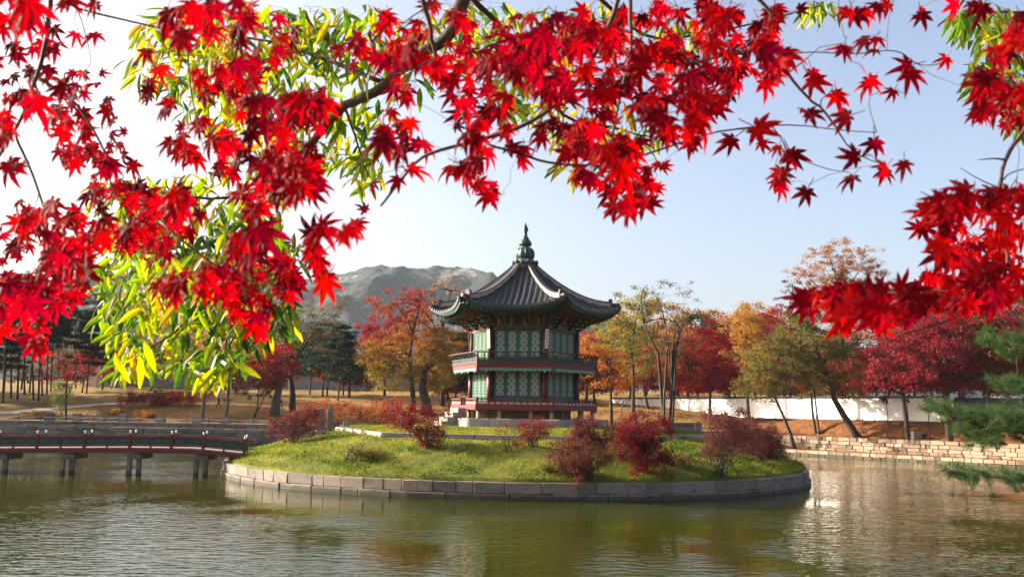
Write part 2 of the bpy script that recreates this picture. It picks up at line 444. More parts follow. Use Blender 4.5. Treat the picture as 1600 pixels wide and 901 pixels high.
# --- island --------------------------------------------------------------------
IC = Vector((0.5, 70.0)); IR = 21.4
BETA = R(-38)
PC = Vector((1.0, 70.0))
def dirv(a): return Vector((math.sin(a), -math.cos(a)))
KR = 15.0
def hexr(ang, Rv):
    """radius of the hexagon (vertices at BETA + 60k) in direction ang"""
    k = (ang - BETA) % R(60)
    return Rv * math.cos(R(30)) / math.cos(k - R(30))
def island_h(x, y):
    x = np.asarray(x, float); y = np.asarray(y, float)
    dx, dy = x - PC.x, y - PC.y
    r = np.hypot(dx, dy); a = np.arctan2(dx, -dy)
    kr = KR * math.cos(R(30)) / np.cos(((a - BETA) % R(60)) - R(30))
    ro = np.maximum(IR - np.hypot(x - IC.x, y - IC.y), 0)     # distance in from the rim
    f = np.clip(ro / np.maximum(ro + np.maximum(r - kr, 0), 1e-3), 0, 1)
    slope = .98 + (2.86 - .98) * (1 - (1 - f) ** 1.45)
    bump = .07 * np.sin(x * 1.3 + y * .7) * np.sin(y * 1.1 - x * .4) + .04 * np.sin(x * 3.1) * np.sin(y * 2.7 + 1)
    slope = slope + bump * np.clip(f * 4, 0, 1) * np.clip((1 - f) * 4, 0, 1)
    top = 3.12 + (3.52 - 3.12) * np.clip((kr - r) / 6.0, 0, 1)
    return np.where(r < kr - .25, top, slope)
NA, NR = 288, 84
av = np.linspace(0, 2 * math.pi, NA, endpoint=False)
rv = np.concatenate([np.linspace(0.01, .58, 22), np.linspace(.585, 1.0, NR - 22)])
AA, RR = np.meshgrid(av, rv)
XX = IC.x + np.sin(AA) * RR * (IR - .3); YY = IC.y - np.cos(AA) * RR * (IR - .3)
ZZ = island_h(XX, YY); ZZ[-1] = .78
V = np.stack([XX, YY, ZZ], -1).reshape(-1, 3)
Fq = []
for j in range(NR - 1):
    i0 = j * NA + np.arange(NA); i1 = j * NA + (np.arange(NA) + 1) % NA
    Fq.append(np.stack([i0, i0 + NA, i1 + NA, i1], -1))
im, nt, b = newmat('island_turf')
tc = nt.nodes.new('ShaderNodeTexCoord'); v = tc.outputs['Object']
n1 = nnoise(nt, v, .32, 5, .6); n2 = nnoise(nt, v, 5.0, 6, .75)
rp = ramp(nt, [(.25, (.035, .042, .010)), (.45, (.085, .098, .018)), (.6, (.17, .155, .028)), (.78, (.24, .16, .045))])
nt.links.new(nmath(nt, 'MULTIPLY_ADD', n1.outputs['Fac'], .6, nmath(nt, 'MULTIPLY', n2.outputs['Fac'], .4)), rp.inputs[0])
nt.links.new(rp.outputs[0], b.inputs['Base Color']); b.inputs['Roughness'].default_value = .95; b.inputs['Specular IOR Level'].default_value = .1
bp = nt.nodes.new('ShaderNodeBump'); bp.inputs['Strength'].default_value = .7; bp.inputs['Distance'].default_value = .04
nt.links.new(n2.outputs['Fac'], bp.inputs['Height']); nt.links.new(bp.outputs[0], b.inputs['Normal'])
isl = obj('island_ground', mesh_np('island_ground', V, np.concatenate(Fq), im, True))
tag(isl, 'grassy round island mound in the pond', 'ground', kind='structure')
# rim of the island
rim = empty('island_rim_wall', (IC.x, IC.y, 0), 'curved two course granite wall round the foot of the grassy island', 'stone wall')
cm = MB(); nn = 120
for rr, z in ((IR - .2, -1.0), (IR - .2, .86), (IR - .75, .86)):
    for j in range(nn):
        a = 2 * math.pi * j / nn; cm.v.append((math.sin(a) * rr, -math.cos(a) * rr, z))
for i in range(2):
    for j in range(nn):
        k = (j + 1) % nn; cm.f.append((i * nn + j, i * nn + k, (i + 1) * nn + k, (i + 1) * nn + j))
obj('core', cm.mesh('island_rim_core', M['joint'], True), rim)
for (z0, z1, ro, wid) in ((-.4, .34, IR + .10, 1.6), (.34, .93, IR, 1.5)):
    a = R(-118)
    while a < R(118):
        w = wid * rs.uniform(.55, 1.5)
        da = w / ro; am = a + da / 2; dpt = .62
        c = dirv(am) * (ro - dpt / 2 + rs.uniform(-.03, .03))
        obj('stone', rs.choice(stones(M['granite'])), rim, loc=(c.x, c.y, (z0 + z1) / 2 + rs.uniform(-.012, .012)),
            rot=(0, 0, am + rs.uniform(-.01, .01) + (math.pi if rs.random() < .5 else 0)), scale=(w * 1.0 - .025, dpt, z1 - z0 - .02))
        a += da
# kerb round the lawn terrace
kerb = empty('terrace_kerb', (PC.x, PC.y, 2.8), 'pale granite kerb round the flat lawn terrace on the island', 'stone kerb')
for k in range(6):
    a0, a1 = BETA + R(60) * k, BETA + R(60) * (k + 1)
    p0, p1 = PC + dirv(a0) * KR, PC + dirv(a1) * KR
    o_ = dirv((a0 + a1) / 2)
    if o_.y > .75: continue
    course(kerb, p0, p1, 2.62, 3.2, 1.6, .42, M['granite_pale'], rs, o_, .02)
# blades of grass on the island
def island_pts(n, r0, r1, front=True):
    a = rng.uniform(R(-125), R(125), n); r = np.sqrt(rng.uniform(r0 ** 2, r1 ** 2, n))
    x = IC.x + np.sin(a) * r; y = IC.y - np.cos(a) * r
    return x, y
gx_, gy_ = island_pts(110000, 8.0, IR - .22)
gz_ = island_h(gx_, gy_)
nb_ = len(gx_)
hh = rng.uniform(.05, .15, nb_) * (1 + .6 * np.sin(gx_ * .9) * np.sin(gy_ * .8)); ww = rng.uniform(.012, .03, nb_); th = rng.uniform(0, 2 * math.pi, nb_)
lx, ly = rng.normal(0, .05, nb_), rng.normal(0, .05, nb_)
Vg = np.empty((nb_, 3, 3)); c_, s_ = np.cos(th) * ww, np.sin(th) * ww
Vg[:, 0] = np.stack([gx_ - c_, gy_ - s_, gz_ - .01], -1); Vg[:, 1] = np.stack([gx_ + c_, gy_ + s_, gz_ - .01], -1)
Vg[:, 2] = np.stack([gx_ + lx, gy_ + ly, gz_ + hh], -1)
M['grass'] = leafmat('grass_blades', [(.05, .075, .012), (.11, .14, .02), (.22, .21, .03), (.30, .21, .055)], .45, .3, .6, .5)
gr = obj('grass', mesh_np('grass', Vg.reshape(-1, 3), np.arange(nb_ * 3).reshape(-1, 3), M['grass']))
tag(gr, 'short uneven green and yellow grass on the island slope', 'grass', kind='stuff')

# weeds and fallen leaves on the slope, in patches
wx, wy = island_pts(60000, 12.5, IR - .25)
pt = np.sin(wx * .9 + 1.7 * np.sin(wy * .6)) * np.sin(wy * 1.05 + 1.3 * np.sin(wx * .7)) + .5 * np.sin(wx * 2.3 + wy * 1.9)
kp = rng.random(len(wx)) < np.clip((pt - .35) * 1.2, 0, .75)
wx, wy = wx[kp], wy[kp]
Wc = np.stack([wx, wy, island_h(wx, wy) + rng.uniform(.03, .20, len(wx)) * (.6 + .8 * np.clip(pt[kp], 0, 1))], -1)
# --- mountain --------------------------------------------------------------------
mx_ = np.linspace(-1400, 900, 330); my_ = np.linspace(1250, 2500, 140)
MX, MY = np.meshgrid(mx_, my_)
pr = np.random.default_rng(5)
def fbm(x, y, f0, oct_=7):
    t = np.zeros_like(x); amp = 1.0; f = f0
    for o_ in range(oct_):
        q = pr.uniform(0, 6.28, 6)
        n_ = np.sin(x * f + q[0] + 1.3 * np.sin(y * f * .7 + q[1])) * np.sin(y * f * .9 + q[2] + 1.1 * np.sin(x * f * .8 + q[3]))
        t += amp * (1 - 2 * np.abs(n_)) if o_ > 0 else amp * n_
        amp *= .52; f *= 2.03
    return t
# skyline heights by photograph column
sk = [(-200, 470), (40, 455), (130, 440), (250, 430), (360, 425), (470, 428), (540, 412), (575, 407), (600, 409), (640, 418), (690, 424), (735, 427), (770, 437), (800, 452), (840, 475), (900, 510), (1000, 535), (1080, 545), (1200, 555), (1400, 565), (1700, 575)]
yr = 1900.0
kx = [P(px, py, yr).x for px, py in sk]; kz = [P(px, py, yr).z for px, py in sk]
ridge = np.interp(MX * yr / np.maximum(MY, 1), kx, kz)
u = np.clip((MY - 1250) / (yr - 1250), 0, 1); dn = np.clip((MY - yr) / 1000, 0, 1)
n_ = fbm(MX, MY, .0042, 7)
MZ = ridge * (u ** .8) * (1 - dn ** 1.2) + n_ * 34 * np.sin(np.clip(u, .02, 1) * math.pi * .93) + n_ * 7 + fbm(MX, MY, .05, 3) * 2.2 * u
V = np.stack([MX, MY, MZ], -1).reshape(-1, 3)
k_ = 330; ii = (np.arange(139)[:, None] * k_ + np.arange(k_ - 1)[None, :]).ravel()
mm, nt, b = newmat('wooded_rock')
tc = nt.nodes.new('ShaderNodeTexCoord'); v = tc.outputs['Object']
n1 = nnoise(nt, v, .013, 8, .7); n2 = nnoise(nt, v, .09, 6, .75)
rp = ramp(nt, [(.45, (.006, .012, .008)), (.54, (.018, .024, .014)), (.58, (.08, .075, .065)), (.66, (.30, .28, .26))])
nt.links.new(nmath(nt, 'MULTIPLY_ADD', n1.outputs['Fac'], .72, nmath(nt, 'MULTIPLY', n2.outputs['Fac'], .28)), rp.inputs[0])
nt.links.new(rp.outputs[0], b.inputs['Base Color']); b.inputs['Roughness'].default_value = .95
bp = nt.nodes.new('ShaderNodeBump'); bp.inputs['Strength'].default_value = 1; bp.inputs['Distance'].default_value = 8
nt.links.new(n2.outputs['Fac'], bp.inputs['Height']); nt.links.new(bp.outputs[0], b.inputs['Normal'])
mo = obj('mountain', mesh_np('mountain', V, np.stack([ii, ii + 1, ii + k_ + 1, ii + k_], -1), mm, True))
tag(mo, 'hazy rocky wooded mountain beyond the palace trees', 'mountain', kind='structure')

# ------------------------------------------------------------------ pavilion
BZ = 3.5                                    # lawn level under it
pav = empty('pavilion', (PC.x, PC.y, BZ), 'two storey hexagonal red and green pavilion with dark tiled roof on the island', 'pavilion')
def zz(z): return z - BZ
C30, T30 = math.cos(R(30)), math.tan(R(30))
FACETS = [BETA + R(30) + R(60) * k for k in range(6)]       # outward direction of each face
VERTS = [BETA + R(60) * k for k in range(6)]
def hexpoly(Rv): return [tuple(dirv(a) * Rv) for a in VERTS]
def facet_part(name, me, k, parent=None, mat=None, loc=(0, 0, 0)):
    """mesh in face coordinates: x along the face, -y outward"""
    Mz = Matrix.Rotation(FACETS[k], 3, 'Z'); l = Mz @ Vector(loc)
    return obj(name, me, parent or pav, mat, loc=l, rot=(0, 0, FACETS[k]))
# stone base
RB = 6.55; ab = RB * C30
sb_ = obj('stone_base', MB().prism(hexpoly(RB - .5), zz(3.2), zz(4.04)).mesh('stone_base', M['granite_pale']), pav)
for k in range(6):
    Mz = Matrix.Rotation(FACETS[k], 3, 'Z'); x = -RB / 2
    while x < RB / 2 - .05:
        w = rs.uniform(1.0, 1.7)
        if RB / 2 - x - w < .6: w = RB / 2 - x
        l = Mz @ Vector((x + w / 2, -ab + .38, zz(3.75)))
        obj('stone', rs.choice(stones(M['granite_pale'])), sb_, loc=l, rot=(0, 0, FACETS[k]), scale=(w - .015, .8, .70)); x += w
# floor posts and the recessed earth wall beneath the lower deck
obj('plinth_wall', MB().prism(hexpoly(3.7), zz(4.0), zz(4.75)).mesh('plinth_wall', surf('plinth_clay', [(.16, .11, .07), (.26, .18, .11)], .9, 2, .3, 12, .02)), pav)
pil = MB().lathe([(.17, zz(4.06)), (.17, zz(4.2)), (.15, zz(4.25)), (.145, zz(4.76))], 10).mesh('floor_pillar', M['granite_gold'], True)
for k in range(6):
    c = dirv(VERTS[k]) * 5.35; obj('floor_pillar', pil, pav, loc=(c.x, c.y, 0))
    for xo in (-1.15, 1.15):
        l = Matrix.Rotation(FACETS[k], 3, 'Z') @ Vector((xo, -5.35 * C30 + .15, 0)); obj('floor_pillar', pil, pav, loc=l)
# decks
def ringdeck(name, Ro, z0, z1, mat): return obj(name, MB().prism(hexpoly(Ro), zz(z0), zz(z1)).mesh(name, mat), pav)
RD = 5.7; ad = RD * C30
ringdeck('lower_deck', RD - .09, 4.80, 5.02, M['dark_red'])
ringdeck('upper_deck', RD - .22, 7.80, 8.02, M['dark_red'])
hd = RD / 2
STAIR = 5                                   # the face that looks left, where the steps rise
fas_l = MB().box((0, -ad + .03, zz(4.90)), (RD - .02, .1, .33)).mesh('fascia', M['red_wood'])
fas_u = MB().box((0, -ad + .10, zz(7.92)), (RD - .14, .1, .30)).mesh('fascia', M['red_wood'])
sk_m = MB()
n_s = 15; wS = (RD - .3) / n_s
for i in range(n_s):
    x0 = -(RD - .3) / 2 + i * wS; zt = zz(7.77); d_ = .30 if i % 4 == 1 else .22
    pts = [(x0, zt), (x0, zt - .14), (x0 + wS * .25, zt - d_ * .85), (x0 + wS * .5, zt - d_ - .06), (x0 + wS * .75, zt - d_ * .85), (x0 + wS, zt - .14), (x0 + wS, zt)]
    yb, yf = -ad + .16, -ad + .10
    sk_m.add([(p[0], yf, p[1]) for p in pts] + [(p[0], yb, p[1]) for p in pts], [tuple(range(7)), tuple(reversed(range(7, 14)))] + [(j, j + 7, (j + 1) % 7 + 7, (j + 1) % 7) for j in range(7)])
sk_me = sk_m.mesh('skirt', M['green_pale'])
# upper balustrade: posts, flared brackets, panels, round rail
up_rail = MB()
up_rail.tube([(-hd - .12, -ad - .16, zz(8.92)), (hd + .12, -ad - .16, zz(8.92))], [.045, .045], 8)
up_rail.bar((-hd, -ad + .02, zz(8.48)), (hd, -ad + .02, zz(8.48)), .07, .07)
up_rail.bar((-hd, -ad + .02, zz(8.14)), (hd, -ad + .02, zz(8.14)), .09, .12)
up_rail_me = up_rail.mesh('rail', M['dark_red'])
bal = MB()
for s_ in range(4):
    pass
prof = [(.05, 8.08), (.05, 8.45), (-.02, 8.62), (-.12, 8.76), (-.17, 8.90)]
for i in range(len(prof) - 1):
    bal.bar((0, -ad + prof[i][0], zz(prof[i][1])), (0, -ad + prof[i + 1][0], zz(prof[i + 1][1])), .075, .09, (0, 1, .2))
bal_me = bal.mesh('baluster', M['green_dark'])
panel_u = MB().box((0, -ad + .05, zz(8.31)), (.36, .03, .20)).mesh('panel', M['green_dark'])
for k in range(6):
    facet_part('fascia', fas_l, k); facet_part('fascia', fas_u, k)
    facet_part('scalloped_skirt', sk_me, k)
    r_ = facet_part('upper_balustrade', up_rail_me, k)
    nbal = 12
    for i in range(nbal + 1):
        x = -hd + .12 + (RD - .24) * i / nbal
        obj('baluster', bal_me, r_, loc=(x, 0, 0))
        if i < nbal: obj('panel', panel_u, r_, loc=(x + (RD - .24) / nbal / 2, 0, 0))
    c = dirv(VERTS[k]) * (RD - .05)
    pm = MB().box((0, 0, zz(8.05)), (.15, .15, 1.15)).lathe([(.05, zz(8.62)), (.09, zz(8.68)), (.06, zz(8.76))], 8)
    obj('corner_post', pm.mesh('corner_post', M['dark_red']), pav, loc=(c.x, c.y, 0), rot=(0, 0, VERTS[k]))
    # lower balustrade
    lr = MB()
    segs = [(-hd, -.62), (.62, hd)] if k == STAIR else [(-hd, hd)]
    for a_, b_ in segs:
        lr.bar((a_, -ad + .06, zz(5.52)), (b_, -ad + .06, zz(5.52)), .10, .08)
        lr.bar((a_, -ad + .06, zz(5.34)), (b_, -ad + .06, zz(5.34)), .06, .05)
        lr.bar((a_, -ad + .06, zz(5.11)), (b_, -ad + .06, zz(5.11)), .10, .10)
    lo = facet_part('lower_balustrade', lr.mesh('lower_rail', M['red_wood']), k)
    stile = MB().box((0, -ad + .06, zz(5.31)), (.07, .07, .36)).mesh('stile', M['red_wood']) if k == 0 else bpy.data.meshes['stile']
    pan = MB().box((0, -ad + .06, zz(5.21)), (.34, .03, .16)).mesh('balustrade_panel', surf('pale_pink_paint', [(.36, .22, .20), (.46, .30, .27)], .6, 4, .1, 30, .004)) if k == 0 else bpy.data.meshes['balustrade_panel']
    for a_, b_ in segs:
        n_ = max(2, round((b_ - a_) / .47))
        for i in range(n_ + 1):
            x = a_ + (b_ - a_) * i / n_
            if i not in (0, n_) or k == STAIR: obj('stile', stile, lo, loc=(x, 0, 0))
            if i < n_: obj('panel', pan, lo, loc=(x + (b_ - a_) / n_ / 2, 0, 0))
    c = dirv(VERTS[k]) * (RD - .12)
    obj('corner_post', MB().box((0, 0, zz(5.15)), (.16, .16, 1.0)).mesh('lower_corner_post', M['dark_red']), pav, loc=(c.x, c.y, 0), rot=(0, 0, VERTS[k]))
# walls: columns, beams, doors
RW = 4.1; aw = RW * C30; hw = RW / 2
colm = MB().tube([(0, 0, zz(5.0)), (0, 0, zz(7.85))], [.25, .24], 12).mesh('lower_column', M['dark_red'], True)
colu = MB().tube([(0, 0, zz(8.0)), (0, 0, zz(10.85))], [.22, .21], 12).mesh('upper_column', M['dark_red'], True)
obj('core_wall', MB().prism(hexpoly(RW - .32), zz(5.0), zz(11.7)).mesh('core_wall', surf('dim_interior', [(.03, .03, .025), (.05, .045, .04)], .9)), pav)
low_beam = MB().box((0, -aw + .02, zz(7.72)), (RW, .2, .2)).box((0, -aw + .02, zz(5.09)), (RW, .2, .16)).mesh('beam', M['dark_red'])
up_beam = MB().box((0, -aw + .02, zz(10.74)), (RW, .22, .2)).box((0, -aw + .02, zz(8.08)), (RW, .2, .14)).mesh('beam', M['dark_red'])
DW = (RW - .62) / 4
def door_meshes(h, low):
    """frame, lattice, paper and lower board of one leaf, origin at its bottom middle"""
    w = DW - .012; f = .085
    fr = MB()
    fr.box((-w / 2 + f / 2, 0, h / 2), (f, .07, h)); fr.box((w / 2 - f / 2, 0, h / 2), (f, .07, h))
    for z, t in ((f / 2, f), (h - f / 2, f), (low, .08)): fr.box((0, 0, z), (w - 2 * f, .07, t))
    frm = fr.mesh('door_leaf', M['green_wood'])
    lw, z0, z1 = w - 2 * f, low + .04, h - f
    la = MB(); nyy = max(5, round((z1 - z0) / (lw / 3))); dz = (z1 - z0) / nyy; dx = lw / 3
    th_ = .021
    for i in range(nyy):
        for j in range(3):
            cx, cz = -lw / 2 + dx * (j + .5), z0 + dz * (i + .5)
            pts = [(cx + math.cos(R(22.5 + 45 * q)) * dx * .42, cz + math.sin(R(22.5 + 45 * q)) * dz * .42) for q in range(8)]
            for q in range(8):
                la.bar((pts[q][0], -.005, pts[q][1]), (pts[(q + 1) % 8][0], -.005, pts[(q + 1) % 8][1]), .03, th_, (0, 1, 0)) if (i + j) % 2 == 0 else None
            if (i + j) % 2:
                la.bar((cx - dx / 2, -.005, cz), (cx + dx / 2, -.005, cz), .03, th_, (0, 1, 0)); la.bar((cx, -.005, cz - dz / 2), (cx, -.005, cz + dz / 2), .03, th_, (0, 1, 0))
                la.bar((cx - dx * .3, -.004, cz - dz * .3), (cx + dx * .3, -.004, cz + dz * .3), .03, th_, (0, 1, 0)); la.bar((cx + dx * .3, -.003, cz - dz * .3), (cx - dx * .3, -.003, cz + dz * .3), .03, th_, (0, 1, 0))
    # solid green side strips leave the pale centre panel seen in the leaves
    for sx in (-1, 1): la.box((sx * (lw / 2 - .03), -.002, (z0 + z1) / 2), (.05, .03, z1 - z0))
    lam = la.mesh('lattice', M['green_wood'])
    pam = MB().box((0, .025, (z0 + z1) / 2), (lw, .01, z1 - z0)).mesh('paper', M['paper'])
    bom = MB().box((0, .01, (f + low - .04) / 2), (lw, .03, low - .04 - f)).mesh('lower_board', M['green_dark'])
    rim_ = MB()
    zc = (f + low - .04) / 2; ph = (low - .04 - f) * .3
    for q in range(10):
        a0, a1 = 2 * math.pi * q / 10, 2 * math.pi * (q + 1) / 10
        rim_.bar((math.cos(a0) * lw * .36, -.012, zc + math.sin(a0) * ph), (math.cos(a1) * lw * .36, -.012, zc + math.sin(a1) * ph), .02, .022, (0, 1, 0))
    rim_m = rim_.mesh('board_ornament', M['green_pale'])
    return frm, lam, pam, bom, rim_m
doors = {0: (door_meshes(2.42, .58), 5.18), 1: (door_meshes(2.46, .5), 8.16)}
pull = MB().box((0, -.06, .42), (.05, .04, .26)).mesh('door_pull', M['bronze'])
for k in range(6):
    c = dirv(VERTS[k]) * RW
    obj('lower_column', colm, pav, loc=(c.x, c.y, 0)); obj('upper_column', colu, pav, loc=(c.x, c.y, 0))
    facet_part('beam', low_beam, k); facet_part('beam', up_beam, k)
    for st in (0, 1):
        (fm, lm, pm, bm_, om), z0 = doors[st]
        for i in range(4):
            d_ = facet_part('door', fm, k, loc=((i - 1.5) * DW, -aw + .02, zz(z0)))
            obj('lattice', lm, d_); obj('paper', pm, d_); bo = obj('lower_board', bm_, d_); obj('ornament', om, d_)
            if k == STAIR and st == 0: obj('door_pull', pull, d_)
    # name plates on the two visible upper columns
for k in range(6):
    a = VERTS[k]; c = dirv(a) * (RW + .26)
    pl = obj('name_plate', MB().box((0, 0, 0), (.27, .04, 1.42)).mesh('name_plate', M['white_paint']), pav, loc=(c.x, c.y, zz(9.98)), rot=(R(4), 0, a))
    tm = MB(); r2 = random.Random(50 + k)
    for q in range(5):
        zc = .52 - q * .26
        for t_ in range(4):
            tm.box((r2.uniform(-.04, .04), -.024, zc + (t_ - 1.5) * .045), (r2.uniform(.06, .15), .006, .018))
        for t_ in range(2): tm.box((r2.uniform(-.06, .06), -.026, zc), (.02, .006, r2.uniform(.1, .17)))
    obj('lettering', tm.mesh('lettering', surf('black_ink', [(.02, .02, .025)], .6, 1, 0)), pl)
# frieze and brackets under the eaves
fr_m = MB().box((0, -aw + .10, zz(11.25)), (RW, .08, .82)).mesh('frieze', surf('frieze_red', [(.08, .022, .02), (.15, .045, .035)], .7, 3, .1, 30, .004))
fr_b = MB().box((0, -aw + .03, zz(10.95)), (RW - .5, .12, .2)).mesh('frieze_beam', M['green_wood'])
arch = MB()
for xo in (-1.0, 0, 1.0):
    pts = [(xo + math.cos(R(180 - 180 * q / 8)) * .40, zz(11.10) + math.sin(R(180 * q / 8)) * .42) for q in range(9)]
    for q in range(8): arch.bar((pts[q][0], -aw + .035, pts[q][1]), (pts[q + 1][0], -aw + .035, pts[q + 1][1]), .04, .07, (0, 1, 0))
arch_me = arch.mesh('frieze_arch', M['green_wood'])
strut = MB().box((0, -aw + .0, zz(11.3)), (.12, .1, .6)).mesh('frieze_strut', M['ochre'])
def bracket(sc=1.0):
    mb = MB()
    for i in range(3):
        z = 10.92 + i * .26; o_ = .28 + i * .30
        mb.box((0, -o_ / 2 * sc, zz(z)), (.12, o_ * sc + .2, .16))
        mb.box((0, -o_ * sc, zz(z + .13)), (.42 + .26 * i, .14, .12))
        mb.bar((0, -o_ * sc, zz(z)), (0, -(o_ + .3) * sc, zz(z + .14)), .09, .10)
        for sx in (-1, 1): mb.bar((sx * (.2 + .12 * i), -o_ * sc, zz(z + .13)), (sx * (.34 + .12 * i), -(o_ + .12) * sc, zz(z + .27)), .08, .08)
    return mb.mesh('bracket', M['green_dark'])
brk = bracket(); brk_c = bracket(1.25)
tips = MB()
for i in range(3):
    o_ = .28 + i * .30; z = 10.92 + i * .26
    tips.box((0, -o_ - .33, zz(z + .14)), (.11, .06, .14))
    for sx in (-1, 1): tips.box((sx * (.24 + .13 * i), -o_ - .01, zz(z + .13)), (.08, .16, .13))
tip_me = tips.mesh('bracket_tip', M['ochre'])
for k in range(6):
    facet_part('frieze', fr_m, k); facet_part('frieze_beam', fr_b, k); facet_part('frieze_arches', arch_me, k)
    for xo in (-1.5, -.5, .5, 1.5): facet_part('frieze_strut', strut, k, loc=(xo, 0, 0))
    for xo in (-.92, .92):
        q = facet_part('bracket', brk, k, loc=(xo, -aw + .12, 0)); obj('bracket_tip', tip_me, q)
    c = dirv(VERTS[k]) * (RW - .05)
    q = obj('bracket', brk_c, pav, loc=(c.x, c.y, 0), rot=(0, 0, VERTS[k])); obj('bracket_tip', tip_me, q)
# roof surface
RE = 7.3; ae = RE * C30; he = RE / 2
ZE, ZA = 12.1, 16.05
def roof_z(r, s_):
    t = max(0.0, min(1.15, (r - .55) / (ae - .55)))
    zc = ZA + (ZE - ZA) * (1.30 * t - .30 * t * t) if t <= 1 else ZE - (t - 1) * 2
    zc = ZA - (ZA - ZE) * (1 - (1 - min(t, 1)) ** 1.55)
    lim = max(r * T30, 1e-3)
    return zc + 0.66 * (min(abs(s_) / lim, 1.0) ** 2.6) * (min(t, 1) ** 2.2)
def eave_out(s_): return .30 * (min(abs(s_) / he, 1) ** 2.2)      # corners sweep outward
rm = MB(); NU, NT = 24, 16
for j in range(NT + 1):
    r = .55 + (ae - .55) * j / NT
    for i in range(NU + 1):
        s_ = (-1 + 2 * i / NU) * r * T30
        rm.v.append((s_, -(r + eave_out(s_) * (j / NT) ** 3), zz(roof_z(r, s_))))
for j in range(NT):
    for i in range(NU):
        q = j * (NU + 1) + i; rm.f.append((q, q + NU + 1, q + NU + 2, q + 1))
roof_me = rm.mesh('roof_slope', M['tile'], True)
# soffit and eave board follow the same edge
so = MB(); NT2 = 4
for j in range(NT2 + 1):
    r = 3.3 + (ae - .06 - 3.3) * j / NT2
    for i in range(NU + 1):
        s_ = (-1 + 2 * i / NU) * r * T30
        e = j / NT2
        so.v.append((s_, -(r + eave_out(s_) * e ** 3), zz((11.95 * (1 - e) + (roof_z(ae, s_ * ae / r) - .30) * e))))
for j in range(NT2):
    for i in range(NU):
        q = j * (NU + 1) + i; so.f.append((q, q + 1, q + NU + 2, q + NU + 1))
so_me = so.mesh('soffit', M['soffit'], True)
eb = MB()
for i in range(NU + 1):
    s_ = (-1 + 2 * i / NU) * he
    y = -(ae + eave_out(s_)); z = zz(roof_z(ae, s_))
    eb.v += [(s_, y + .02, z - .04), (s_, y + .05, z - .24), (s_, y + .16, z - .30), (s_, y + .2, z - .05)]
for i in range(NU):
    for q in range(4): eb.f.append((4 * i + q, 4 * (i + 1) + q, 4 * (i + 1) + (q + 1) % 4, 4 * i + (q + 1) % 4))
eb_me = eb.mesh('eave_board', M['green_dark'])
# rows of convex tiles
row_meshes = []
nrow = 17; ds = (2 * he - .3) / (nrow - 1)
for i in range(nrow):
    s_ = -he + .15 + ds * i
    r0 = max(.62, abs(s_) / T30 + .02); mb = MB(); nseg = 12; prof = [(-.115, 0), (-.095, .075), (-.04, .12), (.04, .12), (.095, .075), (.115, 0)]
    ra_, rb_ = r0, ae + .06
    if rb_ - r0 < .25: ra_ = rb_ - .25
    prev = None
    for q in range(nseg + 1):
        r = ra_ + (rb_ - ra_) * q / nseg
        y = -(r + eave_out(s_) * (min(r, ae) / ae) ** 3 * ((r - .55) / (ae - .55)) ** 2); z = zz(roof_z(min(r, ae), s_)) - (.02 if r > ae else 0)
        for px_, pz_ in prof: mb.v.append((s_ + px_, y, z + pz_ - .015 + (.012 if q % 2 else 0)))
    n_p = len(prof)
    for q in range(nseg):
        for p_ in range(n_p - 1):
            a_ = q * n_p + p_; mb.f.append((a_, a_ + n_p, a_ + n_p + 1, a_ + 1))
    e = nseg * n_p; mb.f.append(tuple(e + p_ for p_ in reversed(range(n_p))))
    tme = mb.mesh('tile_row', M['tile'])
    y = -(ae + .075 + eave_out(s_)); z = zz(roof_z(ae, s_))
    cap = MB().add([(s_ + math.cos(R(45 * q)) * .125, y - .02, z + .03 + math.sin(R(45 * q)) * .125) for q in range(8)] + [(s_ + math.cos(R(45 * q)) * .125, y + .04, z + .03 + math.sin(R(45 * q)) * .125) for q in range(8)],
                   [tuple(range(8)), tuple(reversed(range(8, 16)))] + [(q, q + 8, (q + 1) % 8 + 8, (q + 1) % 8) for q in range(8)]).mesh('tile_end', M['tile_edge'])
    row_meshes.append((tme, cap))
drip = []
for i in range(nrow - 1):
    s_ = -he + .15 + ds * (i + .5); y = -(ae + .07 + eave_out(s_)); z = zz(roof_z(ae, s_))
    drip.append(MB().add([(s_ - .09, y, z + .0), (s_ - .07, y - .01, z - .10), (s_, y - .015, z - .15), (s_ + .07, y - .01, z - .10), (s_ + .09, y, z), (s_ - .09, y + .03, z), (s_ + .09, y + .03, z)],
                [(0, 1, 2, 3, 4), (0, 4, 6, 5)]).mesh('drip_tile', M['tile_edge']))
# rafters: a round lower row and a square flying row
raf_r, raf_f, raf_e, raf_d = [], [], [], []
nr = 19
for i in range(nr):
    f_ = -1 + 2 * (i + .5) / nr; s_ = f_ * (he - .1); y1 = -(ae - .62 + eave_out(s_) * .8); z1 = zz(roof_z(ae, s_)) - .44
    sx = s_ * .62 if abs(f_) > .45 else s_ * (1 - .38 * (abs(f_) / .45) ** 2)
    a_, b_ = Vector((sx, -3.5, zz(11.78))), Vector((s_ * .93, y1, z1))
    raf_r.append(MB().tube([a_, b_], [.065, .065], 7).mesh('rafter', M['soffit']))
    dd = (b_ - a_).normalized()
    raf_e.append(MB().tube([b_ - dd * .02, b_ + dd * .05], [.07, .07], 7).mesh('rafter_end', M['green_wood']))
    b2 = Vector((s_, -(ae - .1 + eave_out(s_)), zz(roof_z(ae, s_)) - .30)); a2 = a_.lerp(b2, .62) + Vector((0, 0, .12))
    raf_f.append(MB().bar(a2, b2, .10, .11).mesh('flying_rafter', M['green_dark']))
    d2 = (b2 - a2).normalized()
    raf_d.append(MB().bar(b2 - d2 * .01, b2 + d2 * .04, .105, .115).mesh('rafter_end', M['green_wood']))
